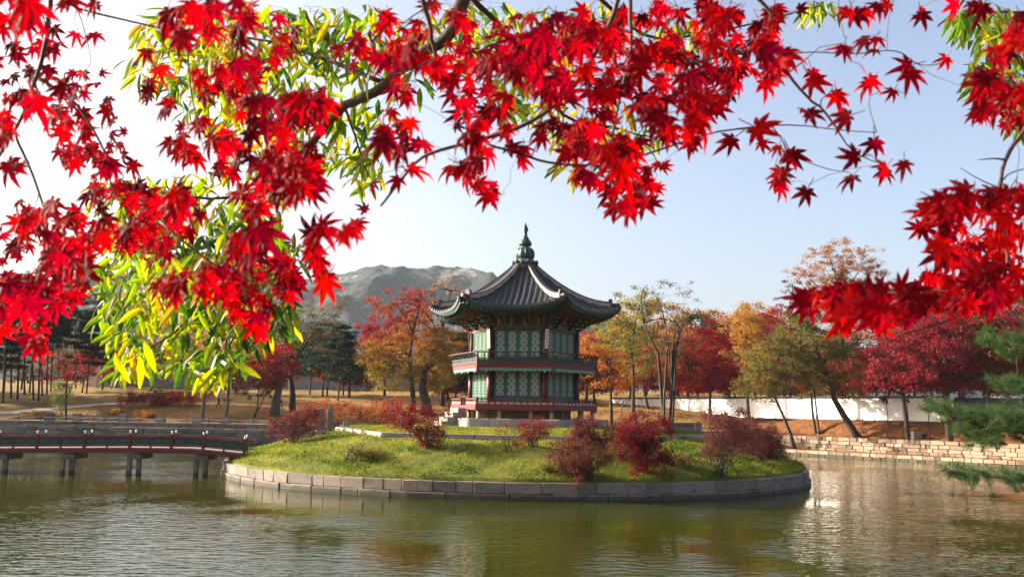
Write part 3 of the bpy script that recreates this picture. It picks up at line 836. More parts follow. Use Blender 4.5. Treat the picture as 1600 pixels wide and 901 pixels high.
# hip ridges
rg = MB(); pts = []
for q in range(15):
    t = q / 14; rr = .75 + (RE - .55 - .75) * t
    z = zz(roof_z(rr * C30, rr * .5)) + .10 + .10 * t ** 3
    pts.append((rr, z))
def ridge_mesh(w, z0, z1, name, mat):
    mb = MB()
    for rr, z in pts: mb.v += [(-w / 2, -rr, z + z0), (w / 2, -rr, z + z0), (w / 2, -rr, z + z1), (-w / 2, -rr, z + z1)]
    n_ = len(pts)
    for q in range(n_ - 1):
        for e in range(4): mb.f.append((4 * q + e, 4 * q + 4 + e, 4 * q + 4 + (e + 1) % 4, 4 * q + (e + 1) % 4))
    mb.f.append((3, 2, 1, 0)); e = 4 * (n_ - 1); mb.f.append((e, e + 1, e + 2, e + 3)); return mb.mesh(name, mat)
rg_body = ridge_mesh(.27, -.14, .16, 'hip_ridge', M['mortar'])
rg_cap = ridge_mesh(.34, .16, .25, 'ridge_cap', M['tile_edge'])
rr, z = pts[-1]
rg_end = MB().box((0, -rr - .05, z + .1), (.38, .16, .5)).box((0, -rr + .02, z + .36), (.26, .3, .16)).mesh('ridge_end', M['tile_edge'])
tip_t = MB().tube([(0, -rr - .1, z - .04), (0, -RE - .18, zz(roof_z(ae, he)) + .16)], [.17, .14], 8).mesh('corner_tile', M['tile_edge'])
hipr = MB().bar((0, -RW, zz(11.6)), (0, -RE - .05, zz(roof_z(ae, he)) - .28), .2, .3).mesh('hip_rafter', M['green_dark'])
for k in range(6):
    sl = facet_part('roof_slope', roof_me, k); facet_part('soffit', so_me, k); facet_part('eave_board', eb_me, k)
    for tme, cap in row_meshes:
        t_ = obj('tile_row', tme, sl); obj('tile_end', cap, sl)
    for dm in drip: obj('drip_tile', dm, sl)
    if FACETS[k] % (2 * math.pi) < R(130) or FACETS[k] % (2 * math.pi) > R(230):
        for a_, b_, c_, d_ in zip(raf_r, raf_e, raf_f, raf_d):
            x = facet_part('rafter', a_, k); obj('rafter_end', b_, x)
            x = facet_part('flying_rafter', c_, k); obj('rafter_end', d_, x)
    h_ = obj('hip_ridge', rg_body, pav, rot=(0, 0, VERTS[k])); obj('ridge_cap', rg_cap, h_); obj('ridge_end', rg_end, h_)
    obj('corner_tile', tip_t, pav, rot=(0, 0, VERTS[k])); obj('hip_rafter', hipr, pav, rot=(0, 0, VERTS[k]))
# finial
fin = obj('finial', MB().lathe([(.62, zz(16.55)), (.70, zz(16.75)), (.72, zz(17.0)), (.66, zz(17.25)), (.5, zz(17.45)), (.36, zz(17.52)), (.36, zz(17.6)),
    (.5, zz(17.66)), (.52, zz(17.85)), (.40, zz(18.08)), (.26, zz(18.22)), (.30, zz(18.30)), (.18, zz(18.36)), (.14, zz(18.7)), (.24, zz(18.95)), (.16, zz(19.15)), (.02, zz(19.5))], 16).mesh('finial', M['bronze'], True), pav)
ribs = MB()
for j in range(12):
    a = 2 * math.pi * j / 12
    ribs.tube([(math.cos(a) * r, math.sin(a) * r, zz(z)) for r, z in ((.64, 16.56), (.715, 16.78), (.735, 17.0), (.67, 17.26), (.5, 17.46))], [.03] * 5, 4)
obj('finial_ribs', ribs.mesh('finial_ribs', M['bronze']), fin)
crown = MB().lathe([(.95, zz(15.75)), (1.0, zz(15.95)), (.9, zz(16.1)), (.95, zz(16.2)), (.8, zz(16.35)), (.62, zz(16.6))], 12)
obj('ridge_crown', crown.mesh('ridge_crown', M['tile_edge']), pav)
knob = MB().lathe([(.05, -.16), (.16, -.08), (.17, .06), (.09, .15), (.02, .17)], 8).mesh('crown_tile', M['tile_edge'])
for j in range(12):
    a = 2 * math.pi * (j + .5) / 12
    obj('crown_tile', knob, pav, loc=(math.cos(a) * .93, math.sin(a) * .93, zz(16.22 + .06 * (j % 2))), rot=(R(60) * math.sin(a), -R(60) * math.cos(a), 0))
# steps on the left face
stp = MB()
for i in range(4):
    y0 = -ad - .05 - .42 * (3 - i) - .21
    l = Matrix.Rotation(FACETS[STAIR], 3, 'Z') @ Vector((0, y0 - .12, zz(3.5 + .17 + .33 * i)))
    obj('stone_step', rs.choice(stones(M['granite_pale'])), pav, loc=l, rot=(0, 0, FACETS[STAIR]), scale=(1.9, .62, .36 + .33 * i * 0))
    if i: 
        l2 = l.copy(); l2.z = zz(3.45) + (.33 * i) / 2
        obj('step_block', rs.choice(stones(M['granite_pale'])), pav, loc=l2, rot=(0, 0, FACETS[STAIR]), scale=(1.84, .6, .33 * i + .08))

# ------------------------------------------------------------------ vegetation tools
def leaf_cards(C, size, r, flat=.0, asp=.55):
    """one folded four-sided leaf per centre"""
    n = len(C); a = r.normal(size=(n, 3)); a[:, 2] *= (1 - flat); a /= np.linalg.norm(a, axis=1)[:, None] + 1e-9
    t = r.normal(size=(n, 3)); t[:, 2] *= (1 - flat); b = t - a * (t * a).sum(1)[:, None]; b /= np.linalg.norm(b, axis=1)[:, None] + 1e-9
    nn_ = np.cross(a, b); s = (size * r.uniform(.6, 1.35, n))[:, None]
    V = np.empty((n, 4, 3)); V[:, 0] = C - a * s * .5; V[:, 2] = C + a * s * .5
    V[:, 1] = C + b * s * asp * .5 + nn_ * s * .12; V[:, 3] = C - b * s * asp * .5 + nn_ * s * .12
    return V.reshape(-1, 3), np.arange(4 * n, dtype=np.int32).reshape(-1, 4)
def needle_cards(C, D, length, width, r):
    n = len(C); t = r.normal(size=(n, 3)); b = np.cross(D, t); b /= np.linalg.norm(b, axis=1)[:, None] + 1e-9
    L = (length * r.uniform(.7, 1.2, n))[:, None]
    V = np.empty((n, 3, 3)); V[:, 0] = C - b * width; V[:, 1] = C + b * width; V[:, 2] = C + D * L
    return V.reshape(-1, 3), np.arange(3 * n, dtype=np.int32).reshape(-1, 3)
class Skel:
    """branches grown towards targets from the nearest node already there"""
    def __init__(s): s.N = []; s.R = []; s.mb = MB(); s.buf = np.zeros((4096, 3)); s.n = 0
    def arr(s):
        k = len(s.N)
        if k < s.n: s.n = 0
        while k > len(s.buf): s.buf = np.concatenate([s.buf, np.zeros_like(s.buf)])
        if k > s.n: s.buf[s.n:k] = np.array(s.N[s.n:k]); s.n = k
        return s.buf[:k]
    def limb(s, pts, r0, r1, n=7):
        k = len(pts); rad = [r0 + (r1 - r0) * (i / (k - 1)) ** .8 for i in range(k)]
        s.mb.tube(pts, rad, n)
        for p, q in zip(pts, rad): s.N.append(tuple(p)); s.R.append(q)
    def reach(s, T, rn, r_end=.012, sag=.1, maxr=.09, sides=4, up=.35, jit=.12):
        A = s.arr(); i = int(np.argmin(((A - T) ** 2 * np.array([1, 1, 1.5 if up else 1])).sum(1) + np.where(A[:, 2] > T[2], up * 2, 0)))
        p0 = Vector(s.N[i]); p1 = Vector(T); L = (p1 - p0).length
        if L < 1e-3: return
        r0 = min(s.R[i] * .7, maxr); k = 4 if L > .6 else 3
        pts, rad = [], []
        for q in range(k + 1):
            t = q / k; p = p0.lerp(p1, t)
            if 0 < q < k: p += Vector((rn.gauss(0, jit), rn.gauss(0, jit), rn.gauss(0, jit * .6))) * L * .5 + Vector((0, 0, sag * L * math.sin(t * math.pi)))
            pts.append(p); rad.append(r0 + (r_end - r0) * t)
        s.mb.tube(pts, rad, sides, caps=False)
        for p, q in list(zip(pts, rad))[1:]: s.N.append(tuple(p)); s.R.append(q)
def ell_pts(n, c, rad, r, inner=.35):
    d = r.normal(size=(n, 3)); d /= np.linalg.norm(d, axis=1)[:, None]
    # lumpy outline
    lump = 1 + .16 * np.sin(d[:, 0] * 4.1 + c[0]) * np.sin(d[:, 2] * 3.7 + c[2]) + .12 * np.sin(d[:, 1] * 6 + d[:, 2] * 5)
    q = (r.uniform(inner ** 3, 1, n) ** (1 / 3)) * lump
    return np.array(c) + d * q[:, None] * np.array(rad)
NTREE = [0]
def tree(name, label, cat, base, crowns, leaf, bark='bark', trunk=None, tr=.22, clumps=70, per=60, cl=.85, size=.24, flat=.4, seed=0, group=None, limbs=5, twig=.09, bare=0.0, stems=1, inner=.35, colour=None):
    """base: point on the ground; crowns: [(px,py,rx,ry,share)] ellipses of the photograph at the tree's depth, built as solid clouds"""
    NTREE[0] += 1; rn = random.Random(seed * 31 + NTREE[0]); r = np.random.default_rng(seed * 77 + NTREE[0])
    base = Vector(base); D = base.y; mpp = D / F * 1.0
    root = empty(name, base, label, cat, group)
    E = []
    for c in crowns:
        p = P(c[0], c[1], D + (c[5] if len(c) > 5 else 0)); E.append((p, c[2] * mpp, c[3] * mpp, c[4] if len(c) > 4 else 1.0))
    sk_ = Skel(); ctr = sum((e[0] * e[3] for e in E), Vector()) / sum(e[3] for e in E)
    low = min(e[0].z - e[2] for e in E)
    for st in range(stems):
        b0 = base + (Vector((rn.uniform(-.35, .35), rn.uniform(-.3, .3), 0)) * (stems > 1))
        if trunk and st == 0:
            tp = [b0 - Vector((0, 0, .3))] + [P(x, y, D) for x, y in trunk]
        else:
            top = ctr + Vector((rn.uniform(-.3, .3) + (rn.uniform(-1, 1) * E[0][1] * .6 if stems > 1 else 0), rn.uniform(-.3, .3), -.1 * E[0][2]))
            z1 = max(low + .25 * (top.z - low), base.z + .6)
            k = b0.lerp(top, .45); k.z = z1
            k += Vector((rn.uniform(-.25, .25), rn.uniform(-.25, .25), 0))
            tp = [b0 - Vector((0, 0, .3)), b0 + Vector((0, 0, .15)), b0.lerp(k, .5) + Vector((rn.uniform(-.15, .15), 0, 0)), k, k.lerp(top, .5) + Vector((rn.uniform(-.3, .3), rn.uniform(-.3, .3), 0)), top]
        if len(tp) >= 2: sk_.limb(tp, tr * (1.25 if st == 0 else .8), tr * .35, 9)
    nodes = [Vector(n) for n in sk_.N]
    nlo = [n for n in nodes if n.z > base.z + .35 * (ctr.z - base.z)] or nodes[-2:]
    for i in range(limbs):
        e = rn.choices(E, [q[3] for q in E])[0]
        a = 2 * math.pi * (i + rn.random() * .6) / limbs; u_ = rn.uniform(-.35, .75)
        end = e[0] + Vector((math.cos(a) * e[1] * .72, math.sin(a) * min(e[1], 3.5) * .72, u_ * e[2]))
        st_ = min(nlo, key=lambda q: (q - end).length + (0 if q.z < end.z else 2)) if rn.random() < .7 else rn.choice(nlo)
        mid = st_.lerp(end, .45) + Vector((rn.uniform(-.3, .3), rn.uniform(-.3, .3), .12 * (end - st_).length))
        sk_.limb([st_, st_.lerp(mid, .5) + Vector((0, 0, .1)), mid, mid.lerp(end, .5) + Vector((rn.uniform(-.2, .2), 0, rn.uniform(-.1, .2))), end], tr * .42, .03, 6)
    tot = sum(e[3] * e[1] * e[2] for e in E); T = []
    for e in E:
        n = max(3, int(clumps * e[3] * e[1] * e[2] / tot))
        T.append(ell_pts(n, tuple(e[0]), (e[1], min(e[1], max(e[2] * 1.2, 2.0)), e[2]), r, inner))
    T = np.concatenate(T); T = T[T[:, 2] > base.z + .3]
    order = np.argsort(((T - np.array(ctr)) ** 2).sum(1))
    for t in T[order]: sk_.reach(t, rn, .008, .06, twig)
    o_ = obj('trunk', sk_.mb.mesh('trunk', M[bark], True), root, loc=-base)
    keep = T[r.random(len(T)) >= bare]
    n = len(keep); cnt = r.integers(int(per * .8), int(per * 2.5) + 1, n); idx = np.repeat(np.arange(n), cnt)
    g = r.normal(size=(len(idx), 3)) * np.array([.5, .5, .5 * (1 - flat)]) * (cl * r.uniform(.6, 1.25, n))[idx][:, None]
    Cc = keep[idx] + g; Cc = Cc[Cc[:, 2] > base.z + .1]
    V, Fq = leaf_cards(Cc, size * 1.1, r, flat * .6)
    V -= np.array(base)
    me = mesh_np('crown', V, Fq, M[leaf]); obj('crown', me, root)
    return root
def shrub(name, label, base, crowns, leaf, clumps=60, per=55, cl=.28, size=.10, stems=9, seed=0, bark='twig', group=None, twig=.02, bare=0., cat='shrub', flat=.1):
    NTREE[0] += 1; rn = random.Random(seed + NTREE[0]); r = np.random.default_rng(seed + NTREE[0])
    base = Vector(base); D = base.y; mpp = D / F
    root = empty(name, base, label, cat, group); sk_ = Skel(); T = []
    E = [(P(c[0], c[1], D), c[2] * mpp, c[3] * mpp) for c in crowns]
    tot = sum(e[1] * e[2] for e in E)
    for i in range(stems):
        e = rn.choice(E); a = rn.uniform(0, 6.28); f_ = rn.uniform(.2, .8)
        end = e[0] + Vector((math.cos(a) * e[1] * f_, math.sin(a) * e[1] * f_, rn.uniform(-.1, .7) * e[2]))
        b0 = base + Vector((rn.gauss(0, .15), rn.gauss(0, .15), -.1)); mid = b0.lerp(end, .5) + Vector((rn.gauss(0, .08), rn.gauss(0, .08), .1))
        sk_.limb([b0, b0.lerp(mid, .5), mid, mid.lerp(end, .6), end], .028, .008, 5)
    for e in E: T.append(ell_pts(max(4, int(clumps * e[1] * e[2] / tot)), tuple(e[0]), (e[1], e[1] * .9, e[2]), r, .3))
    T = np.concatenate(T); cE = np.array(E[0][0]); sp = r.random(len(T)) < .22; T[sp] = cE + (T[sp] - cE) * r.uniform(1.1, 1.4, sp.sum())[:, None]; T = T[T[:, 2] > base.z - .5]
    for t in T: sk_.reach(t, rn, .004, .05, twig, 3, .2)
    obj('stems', sk_.mb.mesh('stems', M[bark], True), root, loc=-base)
    keep = T[r.random(len(T)) >= bare]; n = len(keep); cnt = r.integers(int(per * 1.0), int(per * 2.4) + 1, n); idx = np.repeat(np.arange(n), cnt)
    g = r.normal(size=(len(idx), 3)) * .55 * (cl * r.uniform(.6, 1.3, n))[idx][:, None]
    V, Fq = leaf_cards(keep[idx] + g, size, r, flat); V -= np.array(base)
    obj('crown', mesh_np('crown', V, Fq, M[leaf]), root); return root
def pine(name, label, base, top_px, crown_w, group=None, seed=0, tr=.18, crown_from=.5, tiers=7, lean=0, leaf='pine'):
    NTREE[0] += 1; rn = random.Random(seed + NTREE[0] * 3); r = np.random.default_rng(seed + NTREE[0] * 5)
    base = Vector(base); D = base.y; mpp = D / F
    top = P(top_px[0], top_px[1], D); root = empty(name, base, label, 'pine tree', group); H = top.z - base.z; W = crown_w * mpp
    sk_ = Skel(); k1 = base.lerp(top, .5) + Vector((rn.gauss(0, .25), rn.gauss(0, .2), 0))
    sk_.limb([base - Vector((0, 0, .3)), base + Vector((0, 0, .3)), base.lerp(k1, .6), k1, k1.lerp(top, .5) + Vector((rn.gauss(0, .2), 0, 0)), top], tr * 1.15, .04, 8)
    C = []
    for i in range(tiers):
        f_ = crown_from + (1 - crown_from) * (i + rn.uniform(0, .6)) / tiers; zc = base.z + H * f_; ww = W * (1.05 - .65 * ((f_ - crown_from) / (1 - crown_from)) ** 1.4)
        nb2 = rn.randint(4, 6); a0 = rn.uniform(0, 6.28)
        for j in range(nb2):
            a = a0 + 2 * math.pi * j / nb2 + rn.uniform(-.3, .3); L = ww * rn.uniform(.55, 1.1)
            s0 = min(sk_.N[:6], key=lambda q: abs(q[2] - zc)); t0 = base.lerp(top, f_); t0.x += (s0[0] - base.lerp(top, (s0[2] - base.z) / max(H, .1)).x) * .8
            e = t0 + Vector((math.cos(a) * L, math.sin(a) * L, rn.uniform(-.12, .15) * L))
            mid = t0.lerp(e, .5) + Vector((0, 0, .12 * L)); sk_.mb.tube([t0, mid, e], [.06, .04, .015], 5)
            for q in range(rn.randint(3, 5)): C.append(tuple(t0.lerp(e, rn.uniform(.35, 1.05)) + Vector((rn.gauss(0, .3), rn.gauss(0, .3), .1 + rn.gauss(0, .1)))))
    C.append(tuple(top))
    obj('trunk', sk_.mb.mesh('trunk', M['bark_pine'], True), root, loc=-base)
    C = np.array(C); cnt = r.integers(70, 130, len(C)); idx = np.repeat(np.arange(len(C)), cnt)
    cc = C[idx] + r.normal(size=(len(idx), 3)) * np.array([.42, .42, .16]); d = r.normal(size=(len(idx), 3)); d[:, 2] = np.abs(d[:, 2]) * .8 + .2; d /= np.linalg.norm(d, axis=1)[:, None]
    V, Fq = needle_cards(cc, d, .34, .045, r); V -= np.array(base)
    obj('crown', mesh_np('crown', V, Fq, M[leaf]), root); return root

def lm_(name, cols, *a, **k):
    return leafmat(name, [tuple(.80 * (.88 * x + .12 * sum(c) / 3) for x in c) for c in cols], *a, **k)
M['weed'] = leafmat('weed_leaves', [(.025, .05, .010), (.055, .10, .016), (.10, .15, .025), (.16, .16, .035)], .45, .4, .5, .6)
V, Fq = leaf_cards(Wc, .13, rng, .55, .7)
tag(obj('weeds', mesh_np('weeds', V, Fq, M['weed'])), 'patches of low leafy weeds on the island slope', 'weeds', kind='stuff')
lx_, ly_ = island_pts(2600, 9, IR - .1)
V, Fq = leaf_cards(np.stack([lx_, ly_, island_h(lx_, ly_) + .10], -1), .12, rng, .8)
M['litter'] = leafmat('fallen_leaves', [(.14, .03, .015), (.26, .05, .02), (.34, .12, .03), (.22, .09, .03)], .15)
tag(obj('fallen_leaves', mesh_np('fallen_leaves', V, Fq, M['litter'])), 'dry fallen leaves caught in the grass of the island', 'leaves', kind='stuff')
M['lf_red'] = lm_('red_maple_leaves', [(.07, .010, .010), (.20, .010, .016), (.32, .018, .020), (.40, .06, .025), (.42, .16, .03)])
M['lf_crimson'] = lm_('crimson_leaves', [(.06, .012, .012), (.17, .012, .022), (.30, .026, .036), (.36, .05, .045), (.34, .10, .04)])
M['lf_rust'] = lm_('rust_leaves', [(.07, .03, .015), (.20, .035, .02), (.30, .08, .025), (.36, .15, .035), (.22, .16, .035)])
M['lf_orange'] = lm_('orange_leaves', [(.24, .03, .016), (.36, .08, .02), (.42, .16, .028), (.40, .23, .04), (.20, .19, .035)])
M['lf_gold'] = lm_('golden_leaves', [(.26, .06, .02), (.36, .14, .025), (.42, .24, .035), (.28, .24, .04), (.13, .15, .03)])
M['lf_fire'] = lm_('red_over_gold_leaves', [(.30, .24, .04), (.38, .20, .03), (.38, .12, .025), (.30, .04, .025), (.22, .018, .025), (.14, .03, .02)], wz=.95, wn=.4, wr=.45)
M['lf_olive'] = lm_('olive_gold_leaves', [(.045, .06, .014), (.10, .105, .02), (.18, .14, .026), (.28, .15, .03), (.30, .10, .028)])
M['lf_yellowgreen'] = lm_('yellow_green_leaves', [(.06, .085, .016), (.14, .16, .025), (.24, .22, .03), (.34, .20, .03), (.32, .10, .03)])
M['lf_brown'] = lm_('brown_olive_leaves', [(.045, .04, .018), (.09, .07, .028), (.15, .10, .035), (.17, .07, .03)])
M['lf_maroon'] = lm_('maroon_shrub_leaves', [(.05, .008, .010), (.12, .010, .015), (.20, .016, .022), (.27, .03, .03), (.24, .06, .03)])
M['lf_pale'] = lm_('pale_green_leaves', [(.20, .24, .06), (.30, .34, .08), (.40, .38, .10)])
M['lf_copper'] = lm_('copper_orange_leaves', [(.22, .08, .03), (.36, .15, .045), (.44, .23, .07), (.28, .22, .06)])
M['lf_purple'] = lm_('dull_purple_leaves', [(.035, .012, .012), (.09, .018, .02), (.15, .035, .03), (.20, .07, .04), (.12, .08, .03)])
M['pine'] = lm_('pine_needles', [(.010, .022, .010), (.018, .040, .018), (.032, .062, .026)], .25, .5)
M['pine_near'] = lm_('near_pine_needles', [(.025, .06, .018), (.05, .10, .03), (.10, .16, .05), (.16, .17, .06)], .4, 3, .3, .7)

# ------------------------------------------------------------------ trees beyond the pond, left side
ORD = 'first second third fourth fifth sixth seventh eighth ninth tenth eleventh twelfth thirteenth'.split()
GP = 'tall pines of the dark grove'
for i, (x, y, ty, w) in enumerate([(-14, 622, 440, 42), (4, 630, 430, 45), (17, 622, 455, 40), (27, 624, 440, 40), (38, 616, 425, 46), (46, 613, 450, 40), (52, 625, 435, 40), (60, 627, 460, 38), (66, 618, 450, 40), (73, 616, 440, 44), (79, 612, 470, 38), (92, 608, 455, 40), (118, 606, 430, 44)]):
    pine('pine_tree', 'tall slender pine in the crowded dark grove, %s trunk from the left edge' % ORD[i], ground_hit(x, y), (x + (i * 37 % 19) - 9, ty), w, GP, i)
tree('young_tree', 'young dark stemmed tree with red leaves, standing alone above the far bank path', 'tree', ground_hit(103, 655), [(108, 575, 34, 30)], 'lf_red', tr=.14, clumps=40, per=34, cl=.6, size=.2, seed=2)
shrub('sapling', 'bushy yellow green sapling beside the lone dark stemmed young tree', ground_hit(96, 648), [(95, 612, 17, 22)], 'lf_pale', 40, 40, .45, .17, 6, cat='sapling')
tree('small_maple', 'small maple with thin pale red and green crown beside the pine grove', 'tree', ground_hit(128, 613), [(132, 582, 24, 20)], 'lf_rust', tr=.15, clumps=36, per=36, cl=.6, size=.2, seed=3, bare=.2)
tree('crimson_maple', 'dark crimson maple in front of the end of the long grey brick wall', 'tree', ground_hit(172, 606), [(168, 560, 40, 34)], 'lf_red', tr=.2, clumps=60, per=50, cl=.8, seed=4)
tree('street_tree', 'slim grey trunk tree with orange red crown on the far bank, taller of two', 'tree', ground_hit(316, 656), [(318, 560, 55, 45)], 'lf_orange', 'bark_grey', tr=.26, clumps=55, per=40, seed=5)
tree('street_tree', 'slim grey trunk tree with low red crown right of its taller twin', 'tree', ground_hit(353, 651), [(362, 598, 40, 26), (350, 570, 30, 24)], 'lf_rust', 'bark_grey', tr=.22, clumps=55, per=40, seed=6)
tree('young_tree', 'slender staked young tree with few pale leaves behind the red hedge', 'tree', ground_hit(243, 634), [(243, 606, 11, 9)], 'lf_pale', 'bark_grey', tr=.09, clumps=10, per=22, cl=.4, seed=7, limbs=2)
tree('young_tree', 'thin bare young tree in front of the grey brick wall', 'tree', ground_hit(269, 622), [(268, 590, 14, 16)], 'lf_pale', 'bark_grey', tr=.08, clumps=12, per=14, cl=.4, seed=8, limbs=2)
tree('spreading_maple', 'small spreading red maple with crooked stems near the end of the bridge', 'tree', ground_hit(399, 652), [(398, 605, 46, 20), (420, 592, 32, 22)], 'lf_rust', tr=.12, clumps=70, per=36, cl=.6, size=.19, seed=9, stems=2)
tree('stout_tree', 'stout grey trunk tree with red orange crown behind the bridge end', 'tree', ground_hit(428, 648), [(415, 575, 50, 28), (440, 560, 30, 30)], 'lf_red', 'bark_grey', tr=.62, trunk=[(431, 630), (436, 606), (438, 585), (432, 570)], clumps=80, per=44, seed=10)
tree('dark_tree', 'large dark tree with brown olive crown and black trunk left of the pavilion', 'tree', ground_hit(457, 642), [(450, 525, 62, 38), (500, 500, 42, 34), (425, 545, 36, 26), (525, 478, 28, 20, .6)], 'lf_brown', tr=.42, trunk=[(457, 615), (454, 590), (456, 572), (470, 550), (488, 520)], clumps=170, per=36, cl=.8, size=.19, seed=11, limbs=8, bare=.12)
GQ = 'pines behind the orange maple'
for i, (x, y, ty, w) in enumerate([(484, 616, 520, 36), (504, 619, 500, 40), (511, 618, 525, 34), (528, 626, 505, 40), (536, 617, 530, 34)]):
    pine('pine_tree', 'dark green pine left of the orange maple, %s of its cluster from the left' % ORD[i], ground_hit(x, y), (x + 4, ty), w, GQ, 40 + i, crown_from=.28, tiers=9)
tree('orange_maple', 'big maple shading from red top to golden orange skirts left of the pavilion', 'tree', ground_hit(645, 643), [(640, 480, 52, 34, .8), (595, 480, 28, 18, .5), (648, 535, 74, 40, 1.1), (612, 590, 52, 24), (590, 560, 34, 26), (690, 570, 38, 44)], 'lf_fire', tr=.36, trunk=[(645, 615), (642, 585), (640, 555), (645, 520), (655, 480)], clumps=420, per=46, cl=.8, size=.22, seed=12, limbs=9, inner=.2)
tree('old_tree', 'stout leaning old trunk beside the orange maple with thin orange crown', 'tree', ground_hit(668, 646), [(690, 545, 36, 40), (672, 585, 26, 20)], 'lf_gold', 'bark', tr=.75, trunk=[(664, 625), (660, 606), (664, 580), (678, 550)], clumps=60, per=34, seed=13, bare=.2)
tree('sparse_tree', 'tall thin limbed tree with sparse orange tufts rising left of the pavilion roof', 'tree', ground_hit(692, 634), [(700, 450, 34, 28), (680, 490, 26, 26), (690, 545, 34, 36)], 'lf_copper', tr=.3, trunk=[(691, 600), (690, 560), (692, 510), (704, 455)], clumps=60, per=18, cl=.55, seed=14, bare=.3, limbs=7)
pine('pine_tree', 'broad dark pine close behind the left side of the pavilion', ground_hit(712, 628), (716, 490), 46, None, 60, crown_from=.2, tiers=10)
# ---------------------------- right side
ib = lambda px, d: Vector((P(px, 640, d).x, d, float(island_h(P(px, 640, d).x, d))))
tree('orange_tree', 'slim dark trunk tree with orange and red crown just right of the pavilion', 'tree', ib(955, 84.5), [(945, 575, 38, 34), (925, 545, 22, 34), (965, 600, 30, 16)], 'lf_orange', tr=.17, trunk=[(955, 640), (954, 612), (958, 592), (950, 570)], clumps=90, per=38, cl=.55, size=.16, seed=15)
tree('yellow_tree', 'tall yellow green tree touched with orange right of the pavilion roof', 'tree', on_ground(989, 128), [(968, 515, 52, 42), (995, 475, 34, 34), (1000, 550, 44, 40)], 'lf_yellowgreen', tr=.3, clumps=170, per=40, seed=16, limbs=8)
tree('multi_stem_tree', 'tall airy many stemmed tree with sparse green tufts behind the bright red shrub', 'tree', ib(1042, 85.5), [(1045, 470, 52, 36), (1030, 520, 46, 34), (1062, 530, 40, 36), (1000, 470, 20, 28, .5)], 'lf_brown', tr=.2, stems=5, clumps=120, per=20, cl=.5, size=.14, seed=17, limbs=9, bare=.15, inner=.15, twig=.06)
tree('rust_tree', 'rust red tree behind the airy many stemmed tree', 'tree', on_ground(1012, 136), [(1015, 560, 44, 46), (990, 590, 30, 24)], 'lf_rust', tr=.25, clumps=120, per=42, seed=18)
tree('red_maple', 'spreading red maple in front of the white wall, nearest the airy tree', 'tree', on_ground(1110, 127), [(1112, 540, 44, 44), (1095, 600, 50, 20), (1140, 590, 46, 22)], 'lf_red', tr=.24, clumps=200, per=46, seed=19, limbs=8)
tree('golden_tree', 'golden orange tree with rounded top between two red maples', 'tree', on_ground(1170, 120), [(1160, 505, 36, 30), (1175, 545, 40, 34)], 'lf_gold', tr=.26, clumps=120, per=44, seed=20)
tree('red_maple', 'upright red maple rising behind the left edge of the olive tree', 'tree', on_ground(1212, 128), [(1212, 520, 30, 42), (1190, 540, 24, 34)], 'lf_crimson', tr=.24, clumps=100, per=44, seed=21)
tree('bare_tree', 'thin nearly bare tree with dark purple leaves left of the tall copper tree', 'tree', on_ground(1234, 140), [(1232, 455, 26, 32), (1240, 500, 28, 30)], 'lf_purple', tr=.2, clumps=70, per=16, cl=.5, seed=22, bare=.25)
tree('copper_tree', 'tall copper orange tree with airy crown towering above the olive tree', 'tree', on_ground(1318, 142), [(1318, 402, 62, 28), (1285, 425, 48, 22), (1350, 440, 54, 36), (1310, 455, 60, 30), (1320, 510, 56, 40)], 'lf_copper', tr=.34, clumps=340, per=46, cl=.75, size=.22, seed=23, limbs=12, inner=.15, bare=.06)
bk = lambda px, t, s: Vector((onR(t, s)[0], onR(t, s)[1], float(height(*onR(t, s)))))
def bank_base(px, s_):
    """point on the right bank a distance s_ in from the water that the camera sees in column px"""
    best = min((abs((lambda p: (p[0] / p[1]) * F + 800)(onR(t, s_)) - (px - 0)), t) for t in np.arange(-2, 60, .1))
    p = onR(best[1], s_); return Vector((p[0], p[1], float(height(*p))))
tree('olive_tree', 'large olive and gold tree with a thick leaning forked trunk on the right bank', 'tree', bank_base(1340, 4.5), [(1262, 545, 68, 48), (1218, 570, 58, 46), (1314, 570, 48, 50), (1270, 505, 56, 28, .8), (1192, 598, 42, 32)], 'lf_olive', tr=.42, trunk=[(1335, 675), (1318, 648), (1303, 622), (1300, 600), (1285, 570), (1270, 530)], clumps=460, per=46, cl=.75, size=.21, seed=24, limbs=13, inner=.25)
tree('leaning_tree', 'slim tree leaning over the water at the foot of the upper bank wall', 'tree', bank_base(1240, 1.3), [(1195, 590, 32, 26), (1180, 560, 26, 24)], 'lf_olive', tr=.22, trunk=[(1236, 680), (1222, 645), (1208, 615), (1196, 595)], clumps=70, per=40, cl=.6, size=.18, seed=25)
tree('forked_tree', 'short forked trunk tree on the upper bank between the two leaning trees', 'tree', bank_base(1272, 5.0), [(1268, 600, 40, 22), (1250, 575, 36, 20)], 'lf_olive', tr=.2, stems=2, clumps=70, per=40, cl=.6, size=.18, seed=26)
tree('crimson_maple', 'broad crimson maple in front of the white wall right of the olive tree', 'tree', on_ground(1418, 99.5), [(1400, 560, 56, 44), (1385, 595, 40, 20), (1440, 520, 50, 40)], 'lf_crimson', tr=.26, clumps=240, per=46, seed=27, limbs=9)
tree('crimson_maple', 'large crimson maple with forked black trunk where the white wall ends', 'tree', on_ground(1482, 96.5), [(1480, 545, 66, 48), (1450, 590, 50, 20), (1510, 590, 44, 22), (1500, 500, 50, 30)], 'lf_crimson', tr=.34, trunk=[(1480, 630), (1476, 605), (1470, 580), (1465, 545)], clumps=300, per=46, seed=28, limbs=11)
tree('rust_maple', 'rust red maple with straight dark trunk before the grey brick wall end', 'tree', on_ground(1537, 95), [(1550, 555, 48, 44), (1570, 600, 44, 20), (1535, 520, 40, 34)], 'lf_rust', tr=.3, clumps=220, per=44, seed=29, limbs=9)
